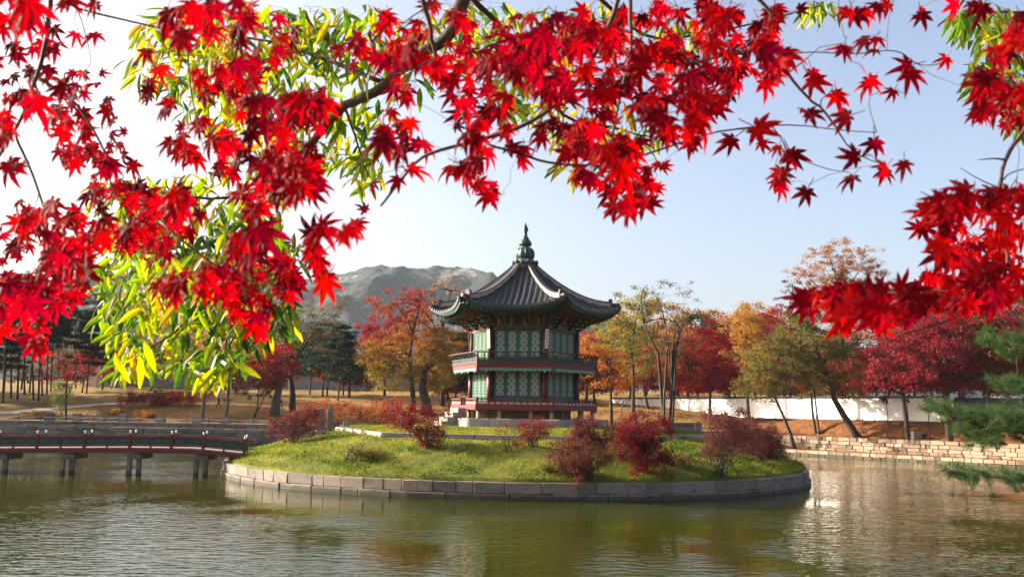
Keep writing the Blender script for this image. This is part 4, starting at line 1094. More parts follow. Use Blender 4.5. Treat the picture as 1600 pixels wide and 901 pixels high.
tree('crimson_maple', 'crimson maple cut by the right edge of the view behind the pine boughs', 'tree', on_ground(1610, 98), [(1600, 520, 50, 46), (1590, 575, 44, 30)], 'lf_crimson', tr=.3, clumps=170, per=44, seed=30)
for i, (x, d, txt) in enumerate([(1385, 103, 'bare twiggy sapling against the white wall, near the olive tree'), (1418, 101.5, 'thin straight sapling against the white wall, middle of three'), (1450, 99.5, 'thin sapling beside the small stone block at the end of the white wall')]):
    tree('sapling', txt, 'sapling', on_ground(x, d), [(x, 622, 10, 12)], 'lf_red', tr=.06, clumps=12, per=10, cl=.3, seed=33 + i, limbs=3, bare=.3)
# trees further back, closing the view between the nearer ones
far = [(150, 200, 545, 60, 40, 'lf_brown', 'dull brown tree far behind the grey brick wall, near the pines'), (215, 205, 555, 60, 40, 'lf_rust', 'rust tree far behind the grey brick wall, behind hanging green leaves'),
       (285, 200, 550, 60, 42, 'lf_olive', 'olive tree far behind the grey brick wall'), (360, 210, 545, 60, 44, 'lf_orange', 'orange tree far behind the grey brick wall'), (560, 205, 585, 50, 28, 'lf_olive', 'low olive tree far behind the pine cluster'),
       (590, 190, 560, 40, 34, 'lf_brown', 'dull brown tree behind the golden skirts of the orange maple'), (735, 150, 560, 40, 44, 'lf_orange', 'orange tree hidden behind the pavilion, showing at its left edge'),
       (915, 150, 560, 40, 40, 'lf_red', 'red orange tree behind the right edge of the pavilion balcony'), (1060, 165, 550, 50, 40, 'lf_orange', 'orange tree far behind the airy many stemmed tree'), (1090, 170, 510, 44, 24, 'lf_brown', 'brown tree with low top far behind the red maples'),
       (1140, 160, 560, 56, 44, 'lf_red', 'deep red tree far behind the golden orange tree'), (1200, 165, 520, 60, 34, 'lf_rust', 'rust tree far behind the upright red maple'), (1260, 160, 570, 60, 44, 'lf_crimson', 'crimson tree behind the white wall under the olive crown'),
       (1350, 150, 540, 60, 44, 'lf_crimson', 'crimson tree behind the white wall right of the copper tree'), (1430, 155, 500, 60, 40, 'lf_olive', 'olive tree far behind the crimson maples'), (1500, 150, 470, 60, 36, 'lf_rust', 'tall rust tree far behind the crimson maples'),
       (1575, 145, 480, 60, 44, 'lf_brown', 'brown tree far behind the pine boughs'), (1010, 175, 505, 54, 40, 'lf_gold', 'dull golden tree far behind the yellow green tree'), (1110, 180, 520, 60, 40, 'lf_copper', 'copper tree far behind the spreading red maple'), (940, 180, 520, 50, 50, 'lf_olive', 'olive tree far behind the right eave of the pavilion'), (690, 185, 560, 44, 44, 'lf_brown', 'dull brown tree far behind the stout leaning trunk'), (640, 200, 560, 50, 40, 'lf_rust', 'rust tree far behind the big orange maple'), (520, 200, 575, 40, 30, 'lf_rust', 'rust tree far behind the pine cluster'), (430, 190, 560, 40, 40, 'lf_red', 'red tree far behind the stout grey trunk'), (1620, 150, 530, 60, 50, 'lf_rust', 'rust tree at the right edge far behind the pine boughs'), (40, 205, 560, 70, 44, 'lf_brown', 'dull brown tree far behind the left pine grove'), (470, 215, 560, 60, 34, 'lf_brown', 'dull brown tree far behind the big dark tree')]
for i, (x, d, y, rx, ry, lf, txt) in enumerate(far):
    b_ = on_ground(x, d)
    tree('far_tree', txt, 'tree', b_, [(x, y, rx, ry), (x + rx * .4, y + ry * .7, rx * .8, ry * .7), (x - rx * .4, y + ry * .6, rx * .7, ry * .7)], lf, tr=.3, clumps=150, per=46, cl=1.3, size=.36, seed=60 + i, limbs=6)
# the grove goes on beyond the left edge of the view and throws its long shadows over the lawn
def copy_tree(o, loc, rz, sc):
    c = o.copy(); COL.objects.link(c); c.location = loc; c.rotation_euler = (0, 0, rz); c.scale = (sc, sc, sc)
    for ch in list(o.children): q = ch.copy(); COL.objects.link(q); q.parent = c
    return c
rn_ = random.Random(12); proto = None
for i in range(18):
    x_, y_ = -71 - rn_.random() * 34, 117 + 46 * ((i * .381) % 1)
    b_ = Vector((x_, y_, float(height(x_, y_))))
    if proto is None: proto = pine('pine_tree', 'pine of the dark grove where it continues beyond the left edge of the view', b_, (P(0, 640, b_.y).x and (b_.x / b_.y * F + 800), 455), 44, 'pines beyond the left edge', 90, crown_from=.35, tiers=9)
    else: copy_tree(proto, b_, rn_.uniform(0, 6.28), rn_.uniform(.8, 1.15))
# a second row that closes the band of colour above the walls
row2 = [(545, 150, 575, 46, 30, 'lf_rust', 'low rust tree behind the pine cluster, left of the big orange maple'), (600, 158, 520, 40, 34, 'lf_crimson', 'dark red tree showing behind the left side of the big orange maple'), (700, 150, 590, 36, 26, 'lf_orange', 'low orange tree beside the left edge of the pavilion'), (745, 160, 540, 40, 50, 'lf_rust', 'rust tree mostly hidden behind the pavilion'),
        (930, 142, 590, 40, 24, 'lf_rust', 'low rust tree behind the slim orange tree right of the pavilion'), (985, 150, 580, 46, 28, 'lf_orange', 'low orange tree behind the tree stakes'), (1045, 152, 585, 44, 28, 'lf_red', 'low red tree behind the airy many stemmed tree'), (1075, 150, 540, 40, 34, 'lf_rust', 'rust tree between the airy tree and the spreading red maple'),
        (1150, 148, 590, 50, 24, 'lf_red', 'low red tree just above the white wall under the golden orange tree'), (1225, 142, 590, 50, 26, 'lf_crimson', 'low crimson tree just above the white wall under the olive crown'), (1300, 136, 590, 50, 28, 'lf_red', 'low red tree just above the white wall behind the forked trunk'), (1370, 130, 585, 50, 32, 'lf_red', 'red tree just above the white wall between olive and crimson crowns'), (1455, 126, 575, 50, 38, 'lf_red', 'red tree behind the end of the white wall'), (1540, 124, 570, 54, 44, 'lf_crimson', 'dark crimson tree behind the short brick wall'), (1180, 155, 500, 40, 30, 'lf_orange', 'orange tree top behind the golden orange tree'), (1390, 150, 480, 44, 36, 'lf_olive', 'olive tree top between the copper tree and the crimson maples')]
for i, (x, d, y, rx, ry, lf, txt) in enumerate(row2):
    tree('far_tree', txt, 'tree', on_ground(x, d), [(x, y, rx, ry), (x + rx * .5, y + ry * .4, rx * .7, ry * .7), (x - rx * .5, y + ry * .3, rx * .7, ry * .7)], lf, tr=.25, clumps=110, per=40, cl=1.1, size=.30, seed=120 + i, limbs=6)
# ------------------------------------------------------------------ shrubs of the island and banks
def ib2(px, py):
    d = ray(px, py)
    for i in range(900):
        yy = 45 + i * .05; p = Vector((0, 0, CAMZ)) + d * (yy / d.y)
        if p.z <= float(island_h(p.x, p.y)) and (p.xy - IC).length < IR - .4: return Vector((p.x, p.y, float(island_h(p.x, p.y))))
    return Vector((P(px, 640, 66).x, 66, 3.2))
shrub('brown_shrub', 'arching red brown shrub spilling over the left edge of the island', ib2(462, 692), [(452, 668, 34, 20), (475, 652, 30, 18)], 'lf_purple', 90, 44, .34, .11, 16, 1)
shrub('orange_shrub', 'loose orange brown shrub behind the two stone posts', Vector((P(530, 640, 82).x, 82, 3.0)), [(520, 642, 40, 16), (490, 648, 26, 14)], 'lf_rust', 90, 40, .36, .12, 14, 2)
shrub('orange_shrub', 'low rust orange shrub between the stone posts and the wide red shrub', Vector((P(590, 640, 81).x, 81, 3.2)), [(585, 645, 42, 14), (612, 640, 26, 14)], 'lf_rust', 90, 40, .36, .12, 14, 3)
shrub('red_shrub', 'wide sprawling dark red shrub at the kerb left of the pavilion steps', ib2(672, 698), [(650, 655, 44, 22), (672, 680, 26, 18), (625, 648, 34, 15)], 'lf_maroon', 130, 30, .32, .10, 22, 4)
shrub('twiggy_shrub', 'small dry leafless shrub on the sunny left slope of the island', ib2(545, 720), [(548, 702, 24, 16)], 'lf_brown', 34, 6, .2, .07, 14, 5)
shrub('red_sprig', 'thin red leaved sprig on the lawn in front of the stone base', ib2(790, 706), [(788, 675, 22, 20)], 'lf_maroon', 30, 9, .2, .08, 8, 6)
shrub('low_red_shrub', 'low twiggy pink red shrub along the kerb in front of the pavilion', ib2(832, 698), [(838, 670, 30, 15), (820, 686, 14, 10)], 'lf_maroon', 80, 24, .26, .09, 16, 7)
shrub('brown_red_shrub', 'rounded brown red shrub near the rim below the pavilion', ib2(915, 748), [(908, 702, 44, 32), (925, 675, 34, 18), (905, 730, 30, 16)], 'lf_purple', 190, 44, .28, .095, 26, 8)
shrub('bright_red_shrub', 'large dense bright crimson shrub right of the pavilion', ib2(1005, 738), [(1003, 676, 46, 30), (985, 690, 34, 24), (1015, 712, 44, 22)], 'lf_maroon', 220, 52, .28, .095, 28, 9)
shrub('brown_shrub', 'airy brown shrub with bare pale lower stems near the right end of the island', ib2(1122, 742), [(1130, 658, 36, 26), (1118, 696, 22, 26), (1150, 676, 34, 28)], 'lf_purple', 190, 32, .28, .09, 24, 10)
shrub('dark_shrub', 'dark dense shrub at the right shoulder of the island', ib2(1185, 722), [(1180, 684, 38, 30), (1206, 702, 20, 16)], 'lf_purple', 170, 40, .28, .095, 20, 11)
shrub('low_green_shrub', 'patch of low green leaves at the foot of the brown red shrub', ib2(880, 738), [(868, 728, 30, 7), (900, 744, 30, 6)], 'lf_olive', 70, 34, .2, .09, 10, 12)
shrub('low_green_shrub', 'patch of low green leaves on the shady slope below the bright red shrub', ib2(1060, 726), [(1060, 716, 34, 7)], 'lf_olive', 50, 34, .2, .09, 10, 13)
shrub('low_green_shrub', 'patch of low green leaves around the dry leafless shrub', ib2(585, 716), [(572, 706, 30, 5)], 'lf_olive', 44, 34, .2, .09, 10, 14)
hb_ = ground_hit(250, 634)
shrub('red_hedge', 'long low red hedge in front of the grey brick wall', hb_, [(205, 622, 22, 9), (245, 622, 26, 10), (288, 621, 26, 10)], 'lf_red', 150, 40, .5, .16, 30, 15, cat='hedge')
for i, (x, y, lf, txt) in enumerate([(60, 652, 'lf_gold', 'low golden dry shrub on the bank left of the lone young tree'), (228, 652, 'lf_orange', 'low orange shrub on the bank slope behind the stone blocks'), (178, 648, 'lf_gold', 'low golden shrub on the bank slope behind the middle stone blocks')]):
    shrub('bank_shrub', txt, ground_hit(x, y), [(x, y - 5, 16, 5)], lf, 40, 30, .3, .12, 10, 20 + i)

# ------------------------------------------------------------------ bridge
BY = 63.0
bl = lambda px: P(px, 700, BY).x
x0, x1 = -46.0, bl(390)
def bz(x):                                  # underside line of the gentle arch
    return float(np.interp(x, [-46, -36, -26, -21.5, x1], [1.02, 1.30, 1.50, 1.50, 1.22]))
br = empty('footbridge', (x1 - 12, BY, 0), 'long red and green timber footbridge on stone piers reaching the island', 'bridge')
off = Vector((-(x1 - 12), -BY, 0))
W2 = 1.0
def line_part(name, ydy, zc, w, h, mat, parent=None):
    mb = MB(); xs = list(np.linspace(x0, x1, 24))
    for a, b_ in zip(xs[:-1], xs[1:]): pass
    pts = [Vector((x, BY + ydy, bz(x) + zc)) + off for x in xs]
    for p in pts: mb.v += [(p.x, p.y - w / 2, p.z - h / 2), (p.x, p.y + w / 2, p.z - h / 2), (p.x, p.y + w / 2, p.z + h / 2), (p.x, p.y - w / 2, p.z + h / 2)]
    n_ = len(pts)
    for i in range(n_ - 1):
        for e in range(4): mb.f.append((4 * i + e, 4 * i + 4 + e, 4 * i + 4 + (e + 1) % 4, 4 * i + (e + 1) % 4))
    mb.f += [(3, 2, 1, 0), (4 * n_ - 4, 4 * n_ - 3, 4 * n_ - 2, 4 * n_ - 1)]
    return obj(name, mb.mesh(name, mat), parent or br)
line_part('deck', 0, .28, 2.0 - .26, .1, M['granite_pale'])
cap_m = MB().lathe([(.04, 0), (.06, .04), (.045, .07), (.075, .11), (.075, .17), (.04, .21), (.01, .22)], 8).mesh('post_cap', M['white_paint'], True)
motif = MB()
for q in range(12):
    a0, a1 = 2 * math.pi * q / 12, 2 * math.pi * (q + 1) / 12
    motif.bar((math.cos(a0) * .26, 0, math.sin(a0) * .085), (math.cos(a1) * .26, 0, math.sin(a1) * .085), .012, .022, (0, 1, 0))
motif.bar((-.16, 0, .0), (-.02, 0, .04), .012, .03, (0, 1, 0)); motif.bar((0, 0, -.03), (.16, 0, .01), .012, .03, (0, 1, 0))
motif_me = motif.mesh('panel_motif', M['green_pale'])
post_me = MB().box((0, 0, .62), (.17, .17, 1.28)).mesh('rail_post', M['red_wood'])
stile_me = MB().box((0, 0, .52), (.11, .10, .98)).mesh('rail_stile', M['red_wood'])
PX = [390, 325, 276, 212, 142, 69, -4, -77, -150]
posts = [bl(p) for p in PX]; posts[0] -= .05
for sd in (-1, 1):
    y = sd * W2; lag = 0 if sd < 0 else -.45
    line_part('beam', y, .12, .2, .30, M['red_wood']); line_part('hand_rail', y, 1.06, .14, .12, M['red_wood']); line_part('mid_rail', y, .50, .09, .07, M['red_wood'])
    for i, xp in enumerate(posts):
        xq = xp + lag; po = obj('rail_post', post_me, br, loc=Vector((xq, BY + y, bz(xq))) + off)
        obj('post_cap', cap_m, po, loc=(0, 0, 1.26))
        if i + 1 < len(posts):
            xn = posts[i + 1] + lag; nst = 1 if i == 1 else 2
            for j in range(nst):
                a, b_ = xq + (xn - xq) * j / nst, xq + (xn - xq) * (j + 1) / nst
                if j: obj('rail_stile', stile_me, br, loc=Vector((a, BY + y, bz(a))) + off)
                pw = abs(b_ - a) - .14; xm = (a + b_) / 2
                sl_ = math.atan2(bz(b_) - bz(a), b_ - a)
                sl_ = sl_ if b_ > a else sl_ + math.pi
                while sl_ > math.pi / 2: sl_ -= math.pi
                pn = obj('panel', MB().box((0, 0, 0), (pw, .04, .40)).mesh('rail_panel', M['green_dark']), br, loc=Vector((xm, BY + y, bz(xm) + .775)) + off, rot=(0, -sl_, 0))
                for q in (-1, 1): obj('panel_motif', motif_me, pn, loc=(q * pw / 4, -.027, 0))
cs = stones(M['granite'])
for px in (318, 215, 112, 9, -95):
    xp = bl(px)
    obj('pier_cap', rs.choice(cs), br, loc=Vector((xp + .2, BY, bz(xp) - .28)) + off, scale=(1.0, 2.1, .36))
    for dx, dy in ((-.14, -.85), (.42, -.6)):
        obj('pier_column', rs.choice(cs), br, loc=Vector((xp + dx, BY + dy, .22)) + off, scale=(.28, .30, 1.75))
# landing of the bridge on the island
ld = empty('bridge_landing', (x1 + .8, BY, 1.0), 'pale stone slab landing where the footbridge meets the grassy island', 'stone slab')
for i in range(3):
    obj('slab', rs.choice(stones(M['granite_pale'])), ld, loc=(-.3 + i * .95, .1 + i * .1, .22 + i * .05), scale=(.98, 2.3, .32), rot=(0, -.05, .03 * i))

# stair stones and posts at the left of the terrace
pst_me = MB()
pst_me.box((0, 0, .78), (.42, .42, 1.56)).add([(-.21, -.21, 1.56), (.21, -.21, 1.56), (.21, .21, 1.56), (-.21, .21, 1.56), (-.12, -.12, 1.74), (.12, -.12, 1.74), (.12, .12, 1.74), (-.12, .12, 1.74)], [(4, 5, 6, 7), (0, 1, 5, 4), (1, 2, 6, 5), (2, 3, 7, 6), (3, 0, 4, 7)])
pst = pst_me.mesh('stone_post', M['granite'])
for i, (px, py, d, txt) in enumerate([(502, 674, 69.5, 'tall square stone post at the terrace steps, the one nearer the bridge'), (515, 673, 66.5, 'tall square stone post at the terrace steps, the one nearer the pavilion')]):
    p = P(px, py, d); o_ = obj('stone_post', pst, loc=p, rot=(0, 0, R(12))); tag(o_, txt, 'stone post', 'stone posts at the terrace steps')
st = empty('terrace_steps', P(488, 690, 68), 'short flight of stone steps with sloping side slabs below the two stone posts', 'steps')
for i in range(5):
    p = P(498 - i * 9, 676 + i * 4.2, 68) - st.location
    obj('step', rs.choice(stones(M['granite_pale'])), st, loc=p, scale=(.62, 2.0, .3), rot=(0, 0, R(-6)))
for dy, sg in ((-1.25, 0), (1.3, 0)):
    a, b_ = P(505, 674, 68 + dy) - st.location, P(440, 694, 68 + dy) - st.location
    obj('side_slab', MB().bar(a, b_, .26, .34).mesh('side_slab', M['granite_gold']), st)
p = P(541, 664, 72); o_ = obj('stone_block', rs.choice(stones(M['granite_pale'])), loc=p, scale=(.5, .5, .62), rot=(0, 0, .2)); tag(o_, 'short pale stone block on the terrace right of the two stone posts', 'stone block')
# right-hand terrace steps
st2 = empty('terrace_steps', P(1068, 688, 70), 'wide stone steps at the right end of the terrace behind the crimson shrub', 'steps')
for i in range(4):
    p = P(1066, 686 - i * 7.5, 69 + i * .5) - st2.location
    obj('step', rs.choice(stones(M['granite'])), st2, loc=p, scale=(2.9, .55, .36))
o_ = obj('stone_post', pst, loc=P(1090, 688, 68.5), rot=(0, 0, R(10)), scale=(.9, .9, .8)); tag(o_, 'squat stone post beside the airy brown shrub at the right of the terrace', 'stone post')

# ------------------------------------------------------------------ far bank furniture
for i, px in enumerate([77, 120, 157, 192, 251, 308, 352]):
    p = P(px, 660, 114.6); z = 2.5
    o_ = MB()
    w, h = .52, .92
    o_.add([(-w, -w * .8, -.15), (w, -w * .8, -.15), (w, w * .8, -.15), (-w, w * .8, -.15), (-w * .84, -w * .66, h), (w * .84, -w * .66, h), (w * .84, w * .66, h), (-w * .84, w * .66, h),
            (-w * .74, -w * .56, h + .06), (w * .74, -w * .56, h + .06), (w * .74, w * .56, h + .06), (-w * .74, w * .56, h + .06)],
           [(0, 1, 5, 4), (1, 2, 6, 5), (2, 3, 7, 6), (3, 0, 4, 7), (4, 5, 9, 8), (5, 6, 10, 9), (6, 7, 11, 10), (7, 4, 8, 11), (8, 9, 10, 11)])
    q = obj('stone_block', o_.mesh('bank_block', M['granite']), loc=(p.x, 114.6, z), rot=(0, 0, rs.uniform(-.1, .1)), scale=(1, 1, .85 if i > 4 else 1))
    nth = ['first', 'second', 'third', 'fourth', 'fifth', 'sixth', 'seventh'][i]
    tag(q, f'tapered square stone block on the far bank path, {nth} from the left', 'stone block', 'stone blocks along the far bank path')
rf = empty('rope_fence', (-45, 113.3, 2.5), 'low rope fence on thin posts along the edge of the far bank path', 'fence')
pxs = [-10, 29, 64, 104, 145, 185, 219, 257, 292, 326, 361, 396, 430]
prev = None
for px in pxs:
    x = P(px, 655, 113.3).x
    obj('post', MB().tube([(0, 0, -.15), (0, 0, .62), (0, 0, .66)], [.05, .05, .03], 7).mesh('fence_post', M['bark_grey']), rf, loc=(x + 45, 0, 0))
    if prev is not None:
        pts = [Vector((prev + (x - prev) * t + 45, 0, .52 - .12 * math.sin(math.pi * t))) for t in np.linspace(0, 1, 7)]
        obj('rope', MB().tube(pts, [.018] * 7, 4).mesh('rope', M['white_paint']), rf)
    prev = x
path_m = surf('pale_path_earth', [(.30, .24, .18), (.42, .35, .27), (.36, .25, .18)], .95, .8, .4, 8, .03)
def ribbon(name, pts, w, mat, label, lift=.03):
    mb = MB(); n_ = len(pts)
    for i, (x, y) in enumerate(pts):
        a = Vector(pts[max(i - 1, 0)]); b_ = Vector(pts[min(i + 1, n_ - 1)]); t = (b_ - a).normalized(); nv = Vector((-t.y, t.x))
        for s_ in (-1, -.33, .33, 1):
            q = Vector((x, y)) + nv * (s_ * w / 2); mb.v.append((q.x, q.y, float(height(q.x, q.y)) + lift))
    for i in range(n_ - 1):
        for e in range(3): mb.f.append((4 * i + e, 4 * i + 4 + e, 4 * i + 5 + e, 4 * i + 1 + e))
    o_ = obj(name, mb.mesh(name, mat, True)); return tag(o_, label, 'path', kind='structure')
ribbon('far_bank_path', [(x, 115.3) for x in np.arange(-80, 28, 1.0)], 2.6, path_m, 'pale earth path along the top of the far bank')
pp = [ground_hit(px, py) for px, py in ((-20, 647), (20, 645), (60, 641), (100, 638), (140, 634), (170, 631), (200, 629))]
pth = []
for a, b_ in zip(pp[:-1], pp[1:]): pth += [(a.x + (b_.x - a.x) * t, a.y + (b_.y - a.y) * t) for t in np.linspace(0, 1, 8)[:-1]]
ribbon('hillside_path', pth, 1.6, path_m, 'narrow pale path climbing the golden lawn below the pine grove', .06)

# ------------------------------------------------------------------ walls of the palace grounds
def brickmat(name, c1, c2, mortar, sc):
    m, nt, b = newmat(name); tc = nt.nodes.new('ShaderNodeTexCoord'); br_ = nt.nodes.new('ShaderNodeTexBrick')
    mp = nt.nodes.new('ShaderNodeMapping'); mp.inputs['Rotation'].default_value = (R(90), 0, 0); nt.links.new(tc.outputs['Object'], mp.inputs[0]); nt.links.new(mp.outputs[0], br_.inputs['Vector'])
    br_.inputs['Scale'].default_value = sc
    for k, c in (('Color1', c1), ('Color2', c2), ('Mortar', mortar)): br_.inputs[k].default_value = (*c, 1)
    br_.inputs['Mortar Size'].default_value = .03
    nt.links.new(br_.outputs[0], b.inputs['Base Color']); b.inputs['Roughness'].default_value = .9
    bp = nt.nodes.new('ShaderNodeBump'); bp.inputs['Distance'].default_value = .02; bp.invert = True
    nt.links.new(br_.outputs['Fac'], bp.inputs['Height']); nt.links.new(bp.outputs[0], b.inputs['Normal']); return m
M['brick'] = brickmat('grey_brick', (.20, .18, .17), (.27, .24, .22), (.42, .40, .37), 1.9)
M['plaster'] = surf('white_plaster', [(.66, .64, .61), (.76, .74, .71), (.80, .79, .77)], .9, .5, .15, 6, .01)
def palace_wall(name, label, a, b_, hgt, mat, thick=.7, base_z=None, foot=None, tilt=0.0):
    a, b_ = Vector(a), Vector(b_); L = (b_ - a).length; ang = math.atan2(b_.y - a.y, b_.x - a.x); mid = (a + b_) / 2
    zb = base_z if base_z is not None else min(float(height(a.x, a.y)), float(height(b_.x, b_.y)), float(height(mid.x, mid.y))) - .1
    root = empty(name, (mid.x, mid.y, zb), label, 'wall'); root.rotation_euler = (0, 0, ang); tag(root, kind='thing')
    obj('wall_body', MB().box((0, 0, hgt / 2), (L, thick, hgt)).mesh('wall_body', mat), root)
    if foot: obj('footing', MB().box((0, -.02, foot / 2), (L + .02, thick + .12, foot)).mesh('footing', M['granite']), root)
    tw = thick / 2 + (.12 if 'white' in name else .32); ch = .16 if 'white' in name else .42
    cp = MB().add([(-L / 2, -tw, hgt + .02), (L / 2, -tw, hgt + .02), (L / 2, 0, hgt + ch), (-L / 2, 0, hgt + ch), (-L / 2, tw, hgt + .02), (L / 2, tw, hgt + .02)], [(0, 1, 2, 3), (3, 2, 5, 4), (0, 4, 5, 1), (0, 3, 4), (1, 5, 2)])
    obj('tile_coping', cp.mesh('tile_coping', M['tile']), root)
    rid = MB().tube([(-L / 2, 0, hgt + ch + .03), (L / 2, 0, hgt + ch + .03)], [.08, .08], 7).mesh('coping_ridge', M['tile_edge']); obj('coping_ridge', rid, root)
    row = MB().tube([(0, -tw - .02, hgt + .05), (0, -.05, hgt + ch + .02)], [.05, .05], 5).mesh('coping_tile', M['tile_edge'])
    n_ = min(150, int(L / .42))
    for i in range(n_): obj('coping_tile', row, root, loc=(-L / 2 + (i + .5) * L / n_, 0, 0))
    return root
a_, b__ = on_ground(150, 172), on_ground(405, 172)
palace_wall('brick_wall', 'long grey brick palace wall with tiled coping behind the red hedge', (a_.x, 172), (b__.x, 172), 3.6, M['brick'])
e_ = on_ground(143, 170); o_ = obj('wall_pier', MB().box((0, 0, 2.0), (1.6, 1.2, 4.2)).box((0, 0, 4.2), (2.0, 1.6, .25)).mesh('wall_pier', M['plaster']), loc=e_); tag(o_, 'pale plastered pier at the end of the long grey brick wall', 'wall pier')
a_, b__ = on_ground(435, 176), on_ground(735, 176)
palace_wall('brick_wall', 'grey brick palace wall glimpsed between the pines left of the pavilion', (a_.x, 176), (b__.x, 176), 3.0, M['brick'])
palace_wall('white_wall', 'long sunlit white plaster wall behind the trees on the right bank', (17.0, 150.0), (48.6, 100.0), 2.6, M['plaster'], base_z=4.2, tilt=.0)
palace_wall('brick_wall', 'short grey brick wall with tiled coping continuing from the white wall', (49.4, 100.2), (76, 106), 2.5, M['brick'], base_z=3.9)
pq = on_ground(1430, 100.5); o_ = obj('stone_block', rs.choice(stones(M['granite_pale'])), loc=pq + Vector((0, 0, .35)), scale=(.9, .8, .9)); tag(o_, 'squat pale stone block on the leafy ground before the end of the white wall', 'stone block')
low_f = empty('wire_fence', (P(1330, 640, 106).x, 106, 3.9), 'low dark wire fence on short posts at the foot of the white wall', 'fence')
wf = [(20.5 + 27 * t, 142.5 - 43 * t) for t in np.linspace(.3, 1, 22)]
wl = [Vector((x - low_f.location.x, y - 106, float(height(x, y)) - 3.9)) for x, y in wf]
for i, q in enumerate(wl):
    obj('post', bpy.data.meshes.get('short_post') or MB().box((0, 0, .2), (.07, .07, .65)).mesh('short_post', M['bark']), low_f, loc=q)
    if i: obj('wire', MB().tube([wl[i - 1] + Vector((0, 0, .42)), q + Vector((0, 0, .42))], [.02, .02], 4).mesh('wire', M['bark']), low_f)
# stakes round newly planted trees right of the pavilion
for i, (px, d, txt) in enumerate([(975, 122, 'tripod of thin wooden tree stakes left of the yellow green tree'), (1000, 121, 'tripod of thin wooden tree stakes right of the yellow green tree'), (1034, 120, 'tripod of thin wooden tree stakes near the airy many stemmed tree')]):
    b_ = on_ground(px, d); e_ = empty('tree_stakes', b_, txt, 'stakes', 'tree stakes on the lawn')
    for j in range(3):
        a = j * 2.1 + i; obj('stake', MB().tube([(math.cos(a) * 1.1, math.sin(a) * 1.1, -.1), (math.cos(a) * .1, math.sin(a) * .1, 3.0)], [.05, .045], 6).mesh('stake', M['bark_grey']), e_)

# ------------------------------------------------------------------ fallen leaves on the right bank
r = np.random.default_rng(91); n_ = 16000
t_ = r.uniform(-1, 56, n_); s_ = np.concatenate([r.uniform(.3, 2.85, 6000), 3.0 + np.abs(r.normal(0, 5, n_ - 6000))])
px_, py_ = CA[0] + CD[0] * t_ + CN[0] * s_, CA[1] + CD[1] * t_ + CN[1] * s_
zc_ = height(px_, py_); zc_ = np.where(s_ < 2.88, np.maximum(zc_, .63), np.where(s_ < 4.3, np.maximum(zc_, 2.2), zc_)); Cc = np.stack([px_, py_, zc_ + .04], -1); V, Fq = leaf_cards(Cc, .13, r, .9)
lt = obj('fallen_leaves', mesh_np('fallen_leaves', V, Fq, M['litter'])); tag(lt, 'fallen red and brown leaves scattered over the right bank', 'leaves', kind='stuff')
n_ = 22000; px_ = r.uniform(-66, 30, n_); py_ = 117 + np.abs(r.normal(0, 14, n_)); Cc = np.stack([px_, py_, height(px_, py_) + .04], -1); V, Fq = leaf_cards(Cc, .17, r, .92)
lt2 = obj('fallen_leaves', mesh_np('fallen_leaves', V, Fq, M['litter'])); tag(lt2, 'fallen leaves scattered over the lawn behind the far bank', 'leaves', kind='stuff')

# ------------------------------------------------------------------ people strolling behind the pond
def person(label, base, face, coat, trousers, step=.28, group='people strolling on the lawn'):
    """one continuous skinned body, walking along angle face"""
    J = {'pelvis': (0, 0, .95), 'belly': (0, 0, 1.12), 'chest': (0, .01, 1.36), 'neck': (0, .01, 1.50), 'head': (0, .03, 1.60), 'crown': (0, .02, 1.72)}
    E = [('pelvis', 'belly'), ('belly', 'chest'), ('chest', 'neck'), ('neck', 'head'), ('head', 'crown')]
    Rr = {'pelvis': .16, 'belly': .15, 'chest': .17, 'neck': .06, 'head': .095, 'crown': .08}
    for s_, n in ((-1, 'l'), (1, 'r')):
        f_ = step * s_
        J.update({n + 'hip': (.10 * s_, 0, .88), n + 'knee': (.10 * s_, f_ * .55 + .04, .48), n + 'ankle': (.10 * s_, f_ - .02, .09), n + 'toe': (.11 * s_, f_ + .15, .04),
                  n + 'sh': (.20 * s_, 0, 1.40), n + 'elbow': (.27 * s_, -f_ * .35, 1.13), n + 'wrist': (.26 * s_, -f_ * .5 + .1, .90), n + 'hand': (.25 * s_, -f_ * .5 + .14, .82)})
        E += [('pelvis', n + 'hip'), (n + 'hip', n + 'knee'), (n + 'knee', n + 'ankle'), (n + 'ankle', n + 'toe'), ('chest', n + 'sh'), (n + 'sh', n + 'elbow'), (n + 'elbow', n + 'wrist'), (n + 'wrist', n + 'hand')]
        Rr.update({n + 'hip': .11, n + 'knee': .07, n + 'ankle': .055, n + 'toe': .045, n + 'sh': .08, n + 'elbow': .06, n + 'wrist': .045, n + 'hand': .04})
    keys = list(J); me = bpy.data.meshes.new('person'); me.from_pydata([J[k] for k in keys], [(keys.index(a), keys.index(b_)) for a, b_ in E], [])
    o_ = bpy.data.objects.new('person', me); COL.objects.link(o_)
    md = o_.modifiers.new('skin', 'SKIN'); sv = me.skin_vertices[0].data
    for i, k in enumerate(keys): sv[i].radius = (Rr[k], Rr[k] * (.75 if k in ('chest', 'belly', 'pelvis') else 1)); sv[i].use_root = (k == 'pelvis')
    sub = o_.modifiers.new('sub', 'SUBSURF'); sub.levels = sub.render_levels = 1
    dg = bpy.context.evaluated_depsgraph_get(); dg.update(); m2 = bpy.data.meshes.new_from_object(o_.evaluated_get(dg))
    o_.modifiers.clear(); o_.data = m2; m2.materials.clear()
    for c in (coat, trousers, M['skin'], M['hair']): m2.materials.append(c)
    for p in m2.polygons:
        c = p.center; p.use_smooth = True
        if c.z > 1.50: p.material_index = 3 if (c.z > 1.64 or c.y < .0) else 2
        elif c.z < .84 and abs(c.x) < .2: p.material_index = 1
        elif c.z < .86: p.material_index = 2
        else: p.material_index = 0
    o_.location = base; o_.rotation_euler = (0, 0, face); return tag(o_, label, 'person', group)
